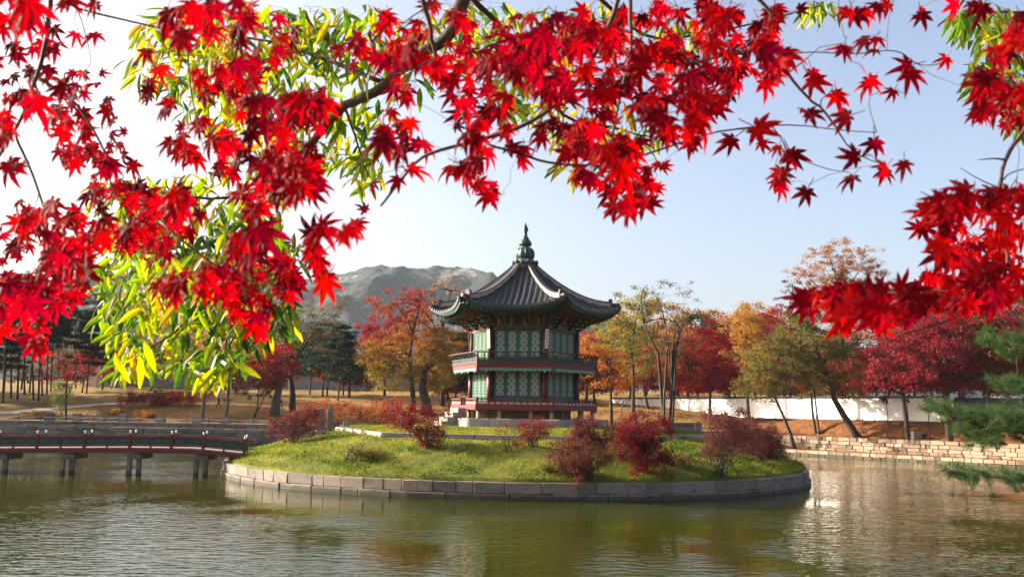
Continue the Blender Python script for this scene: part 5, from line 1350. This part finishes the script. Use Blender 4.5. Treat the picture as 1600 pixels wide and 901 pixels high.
M['skin'] = surf('skin', [(.36, .20, .14), (.45, .27, .19)], .6, 4, 0); M['hair'] = surf('black_hair', [(.012, .01, .01), (.03, .025, .022)], .5, 4, 0)
ck = surf('black_cloth', [(.012, .013, .017), (.03, .03, .036)], .85, 5, .2, 30, .01); nv = surf('navy_cloth', [(.015, .02, .04), (.03, .04, .07)], .85, 5, .2, 30, .01); gy2 = surf('grey_cloth', [(.06, .06, .065), (.12, .12, .125)], .85, 5, .2, 30, .01)
person('person in black clothes walking across the lawn near the two slim trees', ground_hit(341, 637), R(-70), ck, ck)
person('person in black walking beside the trunk of the large dark tree', ground_hit(439, 641), R(100), ck, nv)
person('person in a dark coat strolling below the orange maple, left of a pair', ground_hit(607, 640), R(80), ck, gy2, .2)
person('person in navy strolling below the orange maple, right of a pair', ground_hit(613, 640), R(80), nv, ck, .22)
person('person in dark clothes walking close to the left side of the pavilion steps', ground_hit(701, 645), R(-80), ck, ck, .3)

# ------------------------------------------------------------------ overhanging branches close to the camera
def maple_leaf(seed):
    """seven pointed lobes, each folded along its own rib, with a stalk"""
    r = random.Random(seed); lobes = [(-126, .40), (-80, .72), (-39, .95), (0, 1.06), (39, .95), (80, .72), (126, .40)]
    lobes = [(a + r.uniform(-6, 6), L * r.uniform(.85, 1.1)) for a, L in lobes]
    curl = r.uniform(.05, .55); fold = r.uniform(-.25, .3); side = r.uniform(-.2, .2); rib = r.uniform(.03, .09); tipc = r.uniform(-.1, .35)
    def pt(x, y, up=0.0):
        q = math.hypot(x, y); return (x * (1 - .05 * q), y, -curl * q * q - tipc * max(0, q - .6) ** 2 * 3 + fold * abs(x) * .6 + side * x + up)
    vs, fs = [pt(0, 0)], []
    def sinus(i):
        a0 = lobes[i - 1][0] if i > 0 else lobes[0][0] - 40; a1 = lobes[i][0] if i < 7 else lobes[6][0] + 40
        am = R((a0 + a1) / 2); rs_ = .35 if 0 < i < 7 else .14; return pt(math.sin(am) * rs_, -math.cos(am) * rs_)
    sin_i = []
    for i in range(8): vs.append(sinus(i)); sin_i.append(len(vs) - 1)
    for i, (a, L) in enumerate(lobes):
        hw_ = .134 * (.62 + .38 * L) * r.uniform(.88, 1.12); d = (math.sin(R(a)), -math.cos(R(a))); n_ = (math.cos(R(a)), math.sin(R(a))); b0 = len(vs)
        for f_, s_ in ((.44, -1), (.70, -.74), (.44, 1), (.70, .74)): vs.append(pt(d[0] * L * f_ + n_[0] * hw_ * s_, d[1] * L * f_ + n_[1] * hw_ * s_, r.uniform(-.02, .02)))
        vs.append(pt(d[0] * L * .5, d[1] * L * .5, rib)); vs.append(pt(d[0] * L, d[1] * L))
        l1, l2, r1, r2, m_, t_ = range(b0, b0 + 6); sl, sr = sin_i[i], sin_i[i + 1]
        fs += [(0, sl, l1), (0, l1, m_), (m_, l1, l2), (m_, l2, t_), (0, r1, sr), (0, m_, r1), (m_, r2, r1), (m_, t_, r2)]
    mb = MB().add([(v[0] * .5, v[1] * .5, v[2] * .5) for v in vs], fs)
    mb.add([(-.012, .0, .0), (.012, .0, .0), (.02, .36, .05), (-.0, .36, .05)], [(0, 1, 2, 3)])
    return mb
def lance_leaf(seed):
    r = random.Random(seed); mb = MB(); n_ = 6; dr = r.uniform(.15, .5); fold = r.uniform(.15, .45); tw = r.uniform(-.5, .5); vs = []
    for i in range(n_ + 1):
        t = i / n_; w = .122 * math.sin(math.pi * min(1, t * .93 + .03)) ** .75 * (1.15 - .4 * t)
        y, z = -t + .12 * dr * t * t, -dr * t * t * .6
        c, s_ = math.cos(tw * t), math.sin(tw * t)
        vs += [(-w * c, y, z + fold * w - w * s_), (0, y, z), (w * c, y, z + fold * w + w * s_)]
    fs = []
    for i in range(n_):
        a = 3 * i; fs += [(a, a + 3, a + 4, a + 1), (a + 1, a + 4, a + 5, a + 2)]
    return mb.add(vs, fs)
def near_leafmat(name, cols, trans, nscale, wn, wr, tboost, rough=.42, spec=.3):
    m = bpy.data.materials.new(name); m.use_nodes = True; nt = m.node_tree; nt.nodes.clear(); out = nt.nodes.new('ShaderNodeOutputMaterial')
    geo = nt.nodes.new('ShaderNodeNewGeometry'); oi = nt.nodes.new('ShaderNodeObjectInfo'); tc = nt.nodes.new('ShaderNodeTexCoord')
    n = nnoise(nt, geo.outputs['Position'], nscale, 2); n2 = nnoise(nt, geo.outputs['Position'], 60, 3)
    rnd = nmath(nt, 'FRACT', nmath(nt, 'ADD', geo.outputs['Random Per Island'], oi.outputs['Random']))
    f = nmath(nt, 'ADD', nmath(nt, 'MULTIPLY_ADD', n.outputs['Fac'], 2 * wn, .5 - wn - wr / 2), nmath(nt, 'MULTIPLY', rnd, wr))
    f = nmath(nt, 'ADD', f, nmath(nt, 'MULTIPLY_ADD', n2.outputs['Fac'], .3, -.15))
    k = len(cols); rp = ramp(nt, [(i / (k - 1), c) for i, c in enumerate(cols)]); nt.links.new(f, rp.inputs[0])
    pb = nt.nodes.new('ShaderNodeBsdfPrincipled'); pb.inputs['Roughness'].default_value = rough; pb.inputs['Specular IOR Level'].default_value = spec
    nt.links.new(rp.outputs[0], pb.inputs['Base Color'])
    tr = nt.nodes.new('ShaderNodeBsdfTranslucent'); hs = nt.nodes.new('ShaderNodeHueSaturation'); hs.inputs['Value'].default_value = tboost; hs.inputs['Saturation'].default_value = 1.1
    nt.links.new(rp.outputs[0], hs.inputs['Color']); nt.links.new(hs.outputs[0], tr.inputs['Color'])
    mx = nt.nodes.new('ShaderNodeMixShader'); mx.inputs[0].default_value = trans; nt.links.new(pb.outputs[0], mx.inputs[1]); nt.links.new(tr.outputs[0], mx.inputs[2]); nt.links.new(mx.outputs[0], out.inputs[0]); return m
M['near_red'] = near_leafmat('scarlet_maple_leaf', [(.06, .001, .006), (.16, .002, .008), (.31, .003, .007), (.46, .009, .007)], .66, 3.0, .6, .85, 1.5, .55, .08)
M['near_green'] = near_leafmat('chestnut_leaf', [(.016, .042, .008), (.04, .09, .012), (.095, .155, .015), (.20, .25, .018), (.34, .31, .024), (.38, .17, .026)], .58, 1.1, .7, .75, 1.55)
MAPLE = [maple_leaf(i) for i in range(12)]; LANCE = [lance_leaf(i) for i in range(12)]
MAPLE_ME = [m_.mesh('maple_leaf', M['near_red']) for m_ in MAPLE]; LANCE_ME = [m_.mesh('lance_leaf', M['near_green']) for m_ in LANCE]
def overhang(name, label, cat, trunk_pts, trunk_r, branches, clusters, kind, seed, limit=300):
    rn = random.Random(seed); base = Vector(trunk_pts[0]); root = empty(name, base, label, cat); sk_ = Skel()
    sk_.limb([Vector(p) for p in trunk_pts], trunk_r, trunk_r * .35, 10)
    tr_o = MB(); tr_o.v, tr_o.f = sk_.mb.v, sk_.mb.f
    obj('trunk', tr_o.mesh('trunk', M['bark'], True), root, loc=-base); sk_.mb = MB()
    trunk_nodes = [Vector(q) for q in sk_.N]; sk_.N, sk_.R, sk_.n = [], [], 0
    for bi, (pts, d0, d1, r0, r1, join) in enumerate(branches):
        n_ = len(pts); w = [P(x, y, d0 + (d1 - d0) * i / (n_ - 1)) for i, (x, y) in enumerate(pts)]
        if join: w = [min(trunk_nodes, key=lambda q: (q - w[0]).length)] + w
        # smooth and roughen
        sm = []
        for i in range(len(w) - 1):
            a = w[max(i - 1, 0)]; b_ = w[i]; c = w[i + 1]; d = w[min(i + 2, len(w) - 1)]
            for t in (0, .25, .5, .75):
                sm.append(.5 * ((2 * b_) + (c - a) * t + (2 * a - 5 * b_ + 4 * c - d) * t * t + (3 * b_ - a - 3 * c + d) * t ** 3) + Vector((rn.gauss(0, 1), rn.gauss(0, 1), rn.gauss(0, 1))) * r0 * .18)
        sm.append(w[-1]); sk_.limb(sm, r0, r1, 8)
    L = []
    for (cx, cy, rx, ry, n_, *dd) in clusters:
        d0 = dd[0] if dd else (rn.uniform(1.55, 2.35) if kind == 'maple' else rn.uniform(4.8, 6.2))
        dw = .32 if kind == 'maple' else .5
        for i in range(int(n_ * 1.65 + .3) if kind == 'maple' and n_ > 3 else n_ if kind == 'maple' else int(n_ * 2.0)):
            a, q = rn.uniform(0, 6.28), math.sqrt(rn.random())
            d = d0 + rn.gauss(0, dw * .6); k_ = 1.18 if kind == 'maple' and n_ > 3 else 1.0; x, y = cx + k_ * rx * q * math.cos(a), cy + k_ * ry * q * math.sin(a)
            L.append((d, x, y, cx, cy, P(x, y, d)))
    L.sort(key=lambda t: t[0]); V, Fc = {3: [], 4: []}, None; vv, ff = [], []
    for i, (d, x, y, cx, cy, p) in enumerate(L):
        v_i = rn.randrange(12)
        if kind == 'maple':
            s_ = rn.choice((rn.uniform(.056, .082), rn.uniform(.074, .108))); roll_ = R(rn.gauss(0, 52)) + math.atan2(x - cx, 90) * .5
            nrm = Vector((rn.gauss(-.1, .36), -1, rn.gauss(.2, .36))).normalized(); down = Vector((math.sin(roll_), rn.gauss(0, .25), -math.cos(roll_)))
        else:
            s_ = rn.uniform(.105, .175); roll_ = R(rn.gauss(-6, 34)); nrm = Vector((rn.gauss(0, .6), -1, rn.gauss(.5, .5))).normalized(); down = Vector((math.sin(roll_), rn.gauss(0, .35), -math.cos(roll_)))
        yv = -(down - nrm * down.dot(nrm)).normalized(); xv = yv.cross(nrm)
        Mt = Matrix((xv, yv, nrm)).transposed()
        stalk = p + yv * s_ * (.18 if kind == 'maple' else .02)
        if math.sqrt(((sk_.arr() - np.array(stalk)) ** 2).sum(1).min()) < (.20 if kind == 'maple' else .6): sk_.reach(np.array(stalk), rn, .0007 if kind == 'maple' else .0012, .04, .0022 if kind == 'maple' else .006, 3, 0.0, .10)
        if i < limit:
            o_ = obj('leaf', (MAPLE_ME if kind == 'maple' else LANCE_ME)[v_i], root); o_.matrix_local = Matrix.Translation(p - base) @ Mt.to_4x4() @ Matrix.Scale(s_, 4)
        else:
            src = (MAPLE if kind == 'maple' else LANCE)[v_i]; b0 = len(vv); vv += [tuple(Mt @ (Vector(q) * s_) + p - base) for q in src.v]; ff += [tuple(b0 + j for j in f_) for f_ in src.f]
    if ff:
        me = bpy.data.meshes.new('leaves'); me.from_pydata(vv, [], ff); me.materials.append(M['near_red' if kind == 'maple' else 'near_green']); o_ = obj('leaves', me, root); o_['kind'] = 'stuff'
    obj('branches', sk_.mb.mesh('branches', M['twig' if kind == 'maple' else 'bark'], True), root, loc=-base)
    return root
B = lambda pts, d0, d1, r0, r1, join=False: (pts, d0, d1, r0, r1, join)
# chestnut-like tree with long drooping leaves
overhang('chestnut_tree', 'yellow green tree with long drooping leaves hanging behind the red maple leaves', 'tree',
    [(3.4, -3.2, 2.9), (3.3, -3.0, 4.6), (2.9, -2.0, 6.6), (2.2, .2, 8.3), (1.4, 2.4, 8.9)], .2,
    [B([(800, -160), (730, -10), (690, 60), (600, 130), (540, 170), (480, 225), (410, 300), (360, 360), (280, 400)], 4.4, 5.4, .052, .010, True),
     B([(600, 130), (500, 90), (400, 60), (290, 50)], 5.0, 5.4, .016, .005), B([(540, 170), (440, 170), (330, 140), (230, 110)], 5.1, 5.4, .014, .004),
     B([(410, 300), (330, 310), (240, 300), (180, 310)], 5.2, 5.4, .012, .004), B([(360, 360), (330, 450), (270, 520), (200, 560)], 5.3, 5.2, .012, .004), B([(410, 300), (430, 400), (380, 500), (340, 570)], 5.2, 5.2, .012, .004),
     B([(280, 400), (220, 430), (180, 500)], 5.3, 5.3, .009, .003), B([(540, 170), (560, 230), (575, 275)], 5.1, 5.1, .009, .003),
     B([(730, -10), (820, 90), (880, 180), (960, 200), (1020, 215)], 4.6, 5.6, .018, .004), B([(800, -160), (960, 20), (1060, 60), (1280, 10)], 4.8, 5.8, .018, .004)],
    [(300, 50, 85, 45, 60), (235, 90, 32, 50, 24), (330, 120, 80, 60, 46), (400, 60, 90, 60, 56), (470, 110, 70, 70, 50), (300, 140, 36, 36, 16), (400, 180, 70, 60, 46), (485, 215, 55, 55, 40), (550, 60, 70, 60, 50), (560, 200, 50, 65, 44), (572, 262, 28, 30, 14), (620, 90, 60, 60, 30), (500, 40, 60, 40, 30),
     (180, 300, 40, 25, 16), (260, 290, 65, 22, 26), (200, 345, 45, 35, 24), (360, 300, 90, 50, 46), (300, 370, 110, 55, 80), (210, 430, 60, 55, 56), (330, 440, 95, 60, 80), (420, 380, 50, 60, 36), (190, 495, 40, 50, 36), (270, 505, 85, 60, 80), (365, 505, 60, 55, 56), (210, 555, 34, 28, 22), (330, 560, 55, 28, 34), (440, 480, 24, 36, 16), (440, 420, 30, 55, 20),
     (700, 60, 60, 60, 34), (790, 120, 36, 66, 28), (850, 60, 60, 50, 36), (830, 160, 50, 36, 24), (900, 200, 46, 34, 22), (890, 258, 16, 16, 6), (960, 190, 34, 34, 14), (1018, 212, 20, 20, 7), (1060, 60, 40, 40, 20), (940, 40, 60, 40, 30), (760, 30, 50, 30, 22), (1280, 12, 34, 12, 14)], 'lance', 5)
overhang('chestnut_tree', 'green and orange drooping leaves of a second tree in the top right corner', 'tree',
    [(6.2, 3.2, 2.7), (6.1, 3.4, 5.0), (5.6, 4.0, 7.0), (4.9, 4.8, 8.2)], .18,
    [B([(1700, -60), (1620, 20), (1580, 80), (1575, 150)], 5.0, 5.4, .03, .008, True), B([(1620, 20), (1550, 20), (1500, 25)], 5.2, 5.4, .012, .004), B([(1640, -10), (1540, -30), (1490, 20), (1465, 42)], 5.2, 5.4, .014, .006)],
    [(1550, 42, 52, 36, 50), (1502, 20, 22, 16, 12), (1570, 110, 36, 46, 44), (1530, 118, 28, 26, 20), (1592, 165, 16, 34, 14)], 'lance', 6)
overhang('red_maple', 'scarlet maple leaves hanging over the left third of the view', 'tree',
    [(-3.4, -.6, 2.95), (-3.3, -.4, 4.4), (-2.8, .2, 5.8), (-2.0, 1.1, 6.6)], .11,
    [B([(-120, -140), (60, -40), (76, 30), (58, 120), (22, 205), (-10, 255)], 1.8, 1.9, .0085, .003, True), B([(70, -20), (120, 12), (210, 35), (290, 50), (360, 40)], 1.9, 2.0, .004, .0016), B([(58, 120), (120, 165), (165, 240), (180, 300), (250, 345)], 1.9, 2.0, .004, .0014),
     B([(22, 205), (60, 300), (75, 380), (50, 460), (35, 530)], 1.9, 1.8, .004, .0014), B([(360, 40), (390, 120), (430, 190), (440, 290)], 2.0, 2.0, .003, .0014), B([(290, 50), (300, 150), (320, 240)], 2.0, 2.0, .003, .0012), B([(250, 345), (330, 410), (400, 440), (480, 410), (565, 345)], 2.0, 1.9, .003, .001), B([(120, 12), (135, 60), (140, 100), (110, 140)], 1.9, 1.9, .002, .0008)],
    [(30, 25, 36, 32, 7, 1.45), (85, 60, 30, 26, 5), (110, 112, 30, 26, 4), (155, 60, 10, 10, 1), (160, 125, 20, 14, 2), (100, 10, 18, 12, 2), (160, 8, 14, 8, 2), (35, 105, 40, 40, 9), (75, 150, 36, 28, 6), (15, 190, 20, 36, 5), (130, 185, 48, 44, 12), (188, 198, 16, 16, 2), (70, 250, 50, 16, 4), (20, 262, 20, 8, 2), (160, 245, 48, 38, 12), (172, 288, 38, 24, 7),
     (30, 345, 34, 28, 7), (78, 342, 40, 30, 8), (60, 400, 52, 36, 12), (112, 405, 38, 34, 9), (24, 460, 26, 40, 8), (82, 450, 42, 24, 8), (38, 515, 34, 22, 6), (120, 350, 34, 24, 6), (185, 330, 44, 32, 10), (215, 370, 30, 24, 6), (250, 340, 48, 34, 12), (280, 318, 36, 24, 7), (242, 385, 28, 16, 5), (160, 378, 20, 14, 3),
     (240, 95, 24, 20, 3), (225, 133, 20, 16, 4), (255, 162, 14, 14, 2), (300, 30, 42, 24, 6, 1.6), (355, 18, 44, 24, 7, 1.55), (270, 52, 24, 18, 3), (300, 215, 38, 28, 10), (342, 240, 38, 36, 11), (390, 100, 34, 34, 7), (385, 160, 34, 28, 7), (330, 130, 36, 22, 5), (430, 60, 28, 34, 5), (455, 180, 60, 32, 14, 1.7), (500, 165, 32, 34, 8), (420, 230, 38, 32, 9), (440, 278, 50, 26, 11), (400, 300, 34, 26, 7), (480, 250, 28, 26, 5),
     (300, 440, 46, 22, 9), (360, 430, 38, 26, 8), (390, 380, 24, 24, 5, 1.6), (400, 480, 38, 30, 9), (432, 440, 38, 32, 9), (470, 410, 34, 24, 6), (512, 378, 28, 32, 6), (565, 338, 20, 16, 3), (548, 365, 18, 16, 3), (500, 428, 18, 14, 3), (265, 443, 18, 14, 3)], 'maple', 7)
overhang('red_maple', 'scarlet maple leaves in a dense mass along the top middle of the view', 'tree',
    [(1.7, -2.8, 2.95), (1.6, -2.6, 4.8), (1.3, -1.4, 6.2), (.7, .4, 6.9)], .11,
    [B([(640, -160), (655, -40), (668, 30), (680, 90), (705, 150)], 1.7, 1.9, .0095, .003, True), B([(595, 322), (638, 267), (672, 240), (745, 220), (830, 190), (900, 130), (960, 20), (970, -60)], 2.0, 1.9, .0025, .006), B([(980, -140), (985, -20), (985, 80), (962, 180), (950, 260)], 1.8, 1.9, .008, .002, True),
     B([(760, 225), (830, 246), (870, 256), (930, 256), (960, 230)], 1.9, 1.9, .003, .003), B([(950, 260), (1050, 228), (1120, 206), (1180, 200)], 1.9, 2.0, .003, .0014), B([(985, 80), (1050, 100), (1120, 90), (1200, 70)], 1.9, 2.0, .004, .0015), B([(680, 90), (630, 110), (600, 70)], 1.9, 1.9, .003, .001), B([(720, 170), (740, 230), (750, 290)], 1.9, 1.9, .0025, .001)],
    [(555, 78, 32, 18, 4), (610, 60, 36, 34, 8), (632, 110, 32, 38, 8), (620, 198, 24, 32, 6), (652, 215, 14, 12, 2), (645, 258, 10, 10, 1), (590, 285, 8, 6, 1), (615, 280, 8, 8, 1), (690, 40, 38, 34, 8), (720, 110, 42, 42, 11), (760, 60, 48, 38, 11), (740, 170, 42, 28, 8), (800, 110, 34, 34, 7), (770, 220, 42, 26, 8), (730, 270, 26, 18, 5), (755, 295, 22, 14, 4),
     (840, 50, 44, 40, 10), (870, 90, 52, 44, 14, 1.6), (920, 50, 52, 40, 14), (960, 110, 52, 44, 14), (900, 150, 52, 34, 12), (1000, 60, 52, 44, 13), (1060, 40, 52, 40, 12), (1050, 110, 48, 38, 12), (1110, 70, 48, 44, 12), (1120, 18, 40, 18, 6), (1160, 95, 36, 36, 8), (900, 210, 46, 28, 10), (940, 232, 50, 32, 13), (962, 280, 50, 32, 14), (992, 318, 36, 14, 7), (922, 262, 28, 24, 5), (1010, 272, 26, 22, 6), (830, 240, 26, 16, 3),
     (1060, 190, 36, 22, 8), (1085, 215, 14, 16, 3), (1090, 150, 34, 24, 6), (1030, 160, 34, 24, 6), (1130, 138, 32, 28, 6)], 'maple', 8)
overhang('red_maple', 'scattered scarlet maple leaves on bare twigs at the right of the view', 'tree',
    [(3.6, .6, 2.9), (3.5, .8, 4.4), (2.9, 1.3, 5.8), (2.3, 1.7, 6.6)], .11,
    [B([(1240, -140), (1205, 20), (1215, 85), (1250, 140), (1290, 175), (1312, 210), (1335, 238), (1380, 258)], 1.8, 2.1, .006, .001, True), B([(1120, 206), (1200, 196), (1260, 197), (1320, 204), (1370, 207)], 2.0, 2.1, .0022, .001), B([(1316, -60), (1310, 5), (1320, 60)], 2.0, 2.0, .002, .0008), B([(1240, 245), (1290, 263), (1330, 270)], 2.1, 2.1, .0014, .0008), B([(1215, 85), (1270, 82), (1340, 84), (1400, 80), (1440, 102), (1490, 95)], 2.0, 2.0, .0016, .0012),
     B([(1200, 190), (1225, 225), (1235, 280)], 2.0, 2.1, .0018, .001), B([(1370, 207), (1360, 150), (1420, 145)], 2.1, 2.1, .0012, .0007),
     B([(1720, 60), (1640, 130), (1600, 205), (1570, 250), (1563, 330), (1573, 400), (1560, 450), (1500, 492), (1400, 526)], 1.9, 1.9, .007, .002, True), B([(1570, 250), (1550, 248), (1528, 250)], 1.9, 1.9, .003, .0008), B([(1564, 295), (1530, 280), (1500, 262)], 1.9, 1.9, .002, .0007), B([(1563, 285), (1580, 270), (1610, 262)], 1.9, 1.9, .002, .001), B([(1563, 330), (1510, 335), (1440, 350)], 1.9, 2.0, .002, .0008), B([(1500, 492), (1420, 470), (1340, 460), (1260, 466)], 1.9, 1.9, .0024, .0008), B([(1640, 130), (1570, 140), (1530, 165)], 1.9, 1.9, .003, .001)],
    [(1200, 68, 34, 30, 7), (1220, 18, 28, 14, 4), (1168, 58, 30, 30, 5), (1215, 88, 24, 24, 4), (1195, 116, 14, 18, 3), (1270, 120, 14, 12, 2), (1320, 76, 4, 4, 2), (1362, 68, 18, 12, 3), (1355, 126, 12, 8, 2), (1425, 105, 8, 12, 2), (1395, 140, 6, 6, 1), (1300, 150, 10, 8, 2), (1260, 174, 10, 10, 2), (1325, 188, 5, 8, 1), (1370, 220, 5, 4, 1), (1335, 245, 4, 6, 1), (1385, 265, 6, 8, 2), (1412, 255, 5, 4, 1), (1330, 277, 5, 4, 1), (1225, 240, 14, 14, 4), (1220, 278, 14, 12, 4), (1255, 297, 8, 6, 1), (1180, 195, 6, 6, 1), (1145, 222, 8, 5, 1), (1190, 225, 5, 4, 1),
     (1340, 14, 18, 12, 3), (1430, 24, 16, 12, 3), (1380, 8, 14, 8, 2), (1510, 8, 32, 8, 3), (1575, 75, 22, 22, 5, 1.5), (1590, 30, 18, 18, 3, 1.6), (1552, 130, 24, 20, 6), (1530, 165, 22, 14, 5), (1585, 190, 16, 16, 5), (1590, 140, 16, 26, 5), (1480, 90, 6, 8, 1),
     (1432, 358, 10, 12, 2), (1480, 330, 28, 22, 6), (1530, 312, 28, 18, 5), (1582, 312, 24, 24, 6), (1475, 385, 18, 22, 5), (1530, 380, 38, 34, 12), (1580, 380, 26, 34, 9), (1500, 430, 38, 28, 11), (1440, 450, 34, 22, 9), (1560, 440, 38, 24, 10), (1400, 472, 34, 20, 8), (1340, 465, 34, 18, 8), (1280, 466, 34, 14, 7), (1330, 490, 26, 12, 5), (1372, 500, 14, 12, 3), (1250, 470, 12, 10, 2), (1410, 495, 14, 10, 3), (1480, 470, 34, 14, 6), (1550, 470, 24, 10, 3)], 'maple', 9)
# pine boughs at the right edge
def pine_boughs():
    rn = random.Random(77); r = np.random.default_rng(77); D = 8.5; base = Vector((6.4, 9.2, 2.0))
    base = Vector((P(1790, 640, D).x, D, 1.9)); root = empty('near_pine', base, 'young pine whose long needled boughs reach in from the right edge', 'pine tree'); sk_ = Skel()
    sk_.limb([base - Vector((0, 0, .3)), base + Vector((0, 0, 1.4)), base + Vector((-.05, 0, 3.0)), base + Vector((.1, 0, 4.8)), base + Vector((0, 0, 6.3))], .12, .03, 9)
    for pts in ([(1790, 790), (1680, 775), (1600, 752), (1540, 742), (1480, 735)], [(1790, 720), (1680, 700), (1600, 676), (1530, 668), (1490, 652), (1450, 636)], [(1600, 676), (1560, 650), (1520, 640)], [(1790, 620), (1680, 610), (1600, 604), (1560, 598)], [(1790, 560), (1680, 545), (1590, 540), (1540, 522)]):
        w = [P(x, y, D + rn.uniform(-.25, .25)) for x, y in pts]; sk_.limb(w, .022, .006, 6)
    C, Dn = [], []
    for (cx, cy, rx, ry, n_) in [(1530, 742, 50, 10, 20), (1590, 748, 24, 14, 14), (1490, 735, 14, 6, 5), (1620, 752, 30, 16, 10), (1450, 632, 14, 10, 6), (1475, 645, 20, 14, 10), (1515, 662, 26, 22, 20), (1560, 668, 36, 26, 34), (1600, 660, 26, 30, 26), (1535, 690, 30, 10, 8), (1545, 525, 18, 12, 9), (1580, 540, 22, 16, 16), (1610, 520, 20, 20, 12), (1570, 598, 22, 9, 11), (1605, 602, 16, 12, 9), (1560, 640, 30, 10, 8)]:
        for i in range(n_):
            a, q = rn.uniform(0, 6.28), math.sqrt(rn.random()); p = P(cx + rx * q * math.cos(a), cy + ry * q * math.sin(a), D + rn.gauss(0, .28))
            sk_.reach(np.array(p), rn, .003, .03, .008, 4, .0, .08)
            ax = Vector((rn.gauss(-.5, .35), rn.gauss(-.1, .3), rn.gauss(.35, .25))).normalized()
            k = rn.randint(90, 130); f_ = r.uniform(-.10, .05, k); cc = np.array(p) + np.outer(f_, np.array(ax))
            v_ = r.normal(size=(k, 3)); v_ -= np.outer(v_ @ np.array(ax), np.array(ax)); v_ /= np.linalg.norm(v_, axis=1)[:, None]; d = v_ * r.uniform(.35, .9, k)[:, None] + np.array(ax) * .75; d /= np.linalg.norm(d, axis=1)[:, None]
            C.append(cc); Dn.append(d)
    V, Fq = needle_cards(np.concatenate(C), np.concatenate(Dn), .115, .0016, r)
    obj('trunk', sk_.mb.mesh('trunk', M['bark_pine'], True), root, loc=-base)
    o_ = obj('needles', mesh_np('needles', V - np.array(base), Fq, M['pine_near']), root); o_['kind'] = 'stuff'
pine_boughs()

# ------------------------------------------------------------------ air
hz = MB().box((0, 4250, 208.5), (14200, 9900, 423)).mesh('haze')
hm = bpy.data.materials.new('haze_air'); hm.use_nodes = True; nt = hm.node_tree; nt.nodes.clear()
out = nt.nodes.new('ShaderNodeOutputMaterial'); pv = nt.nodes.new('ShaderNodeVolumePrincipled')
pv.inputs['Color'].default_value = (.72, .86, 1.0, 1); pv.inputs['Density'].default_value = .00006; pv.inputs['Anisotropy'].default_value = 0.0
nt.links.new(pv.outputs[0], out.inputs['Volume']); hz.materials.append(hm)
ho = obj('haze', hz); tag(ho, 'thin pale haze in the air', 'haze', kind='stuff')
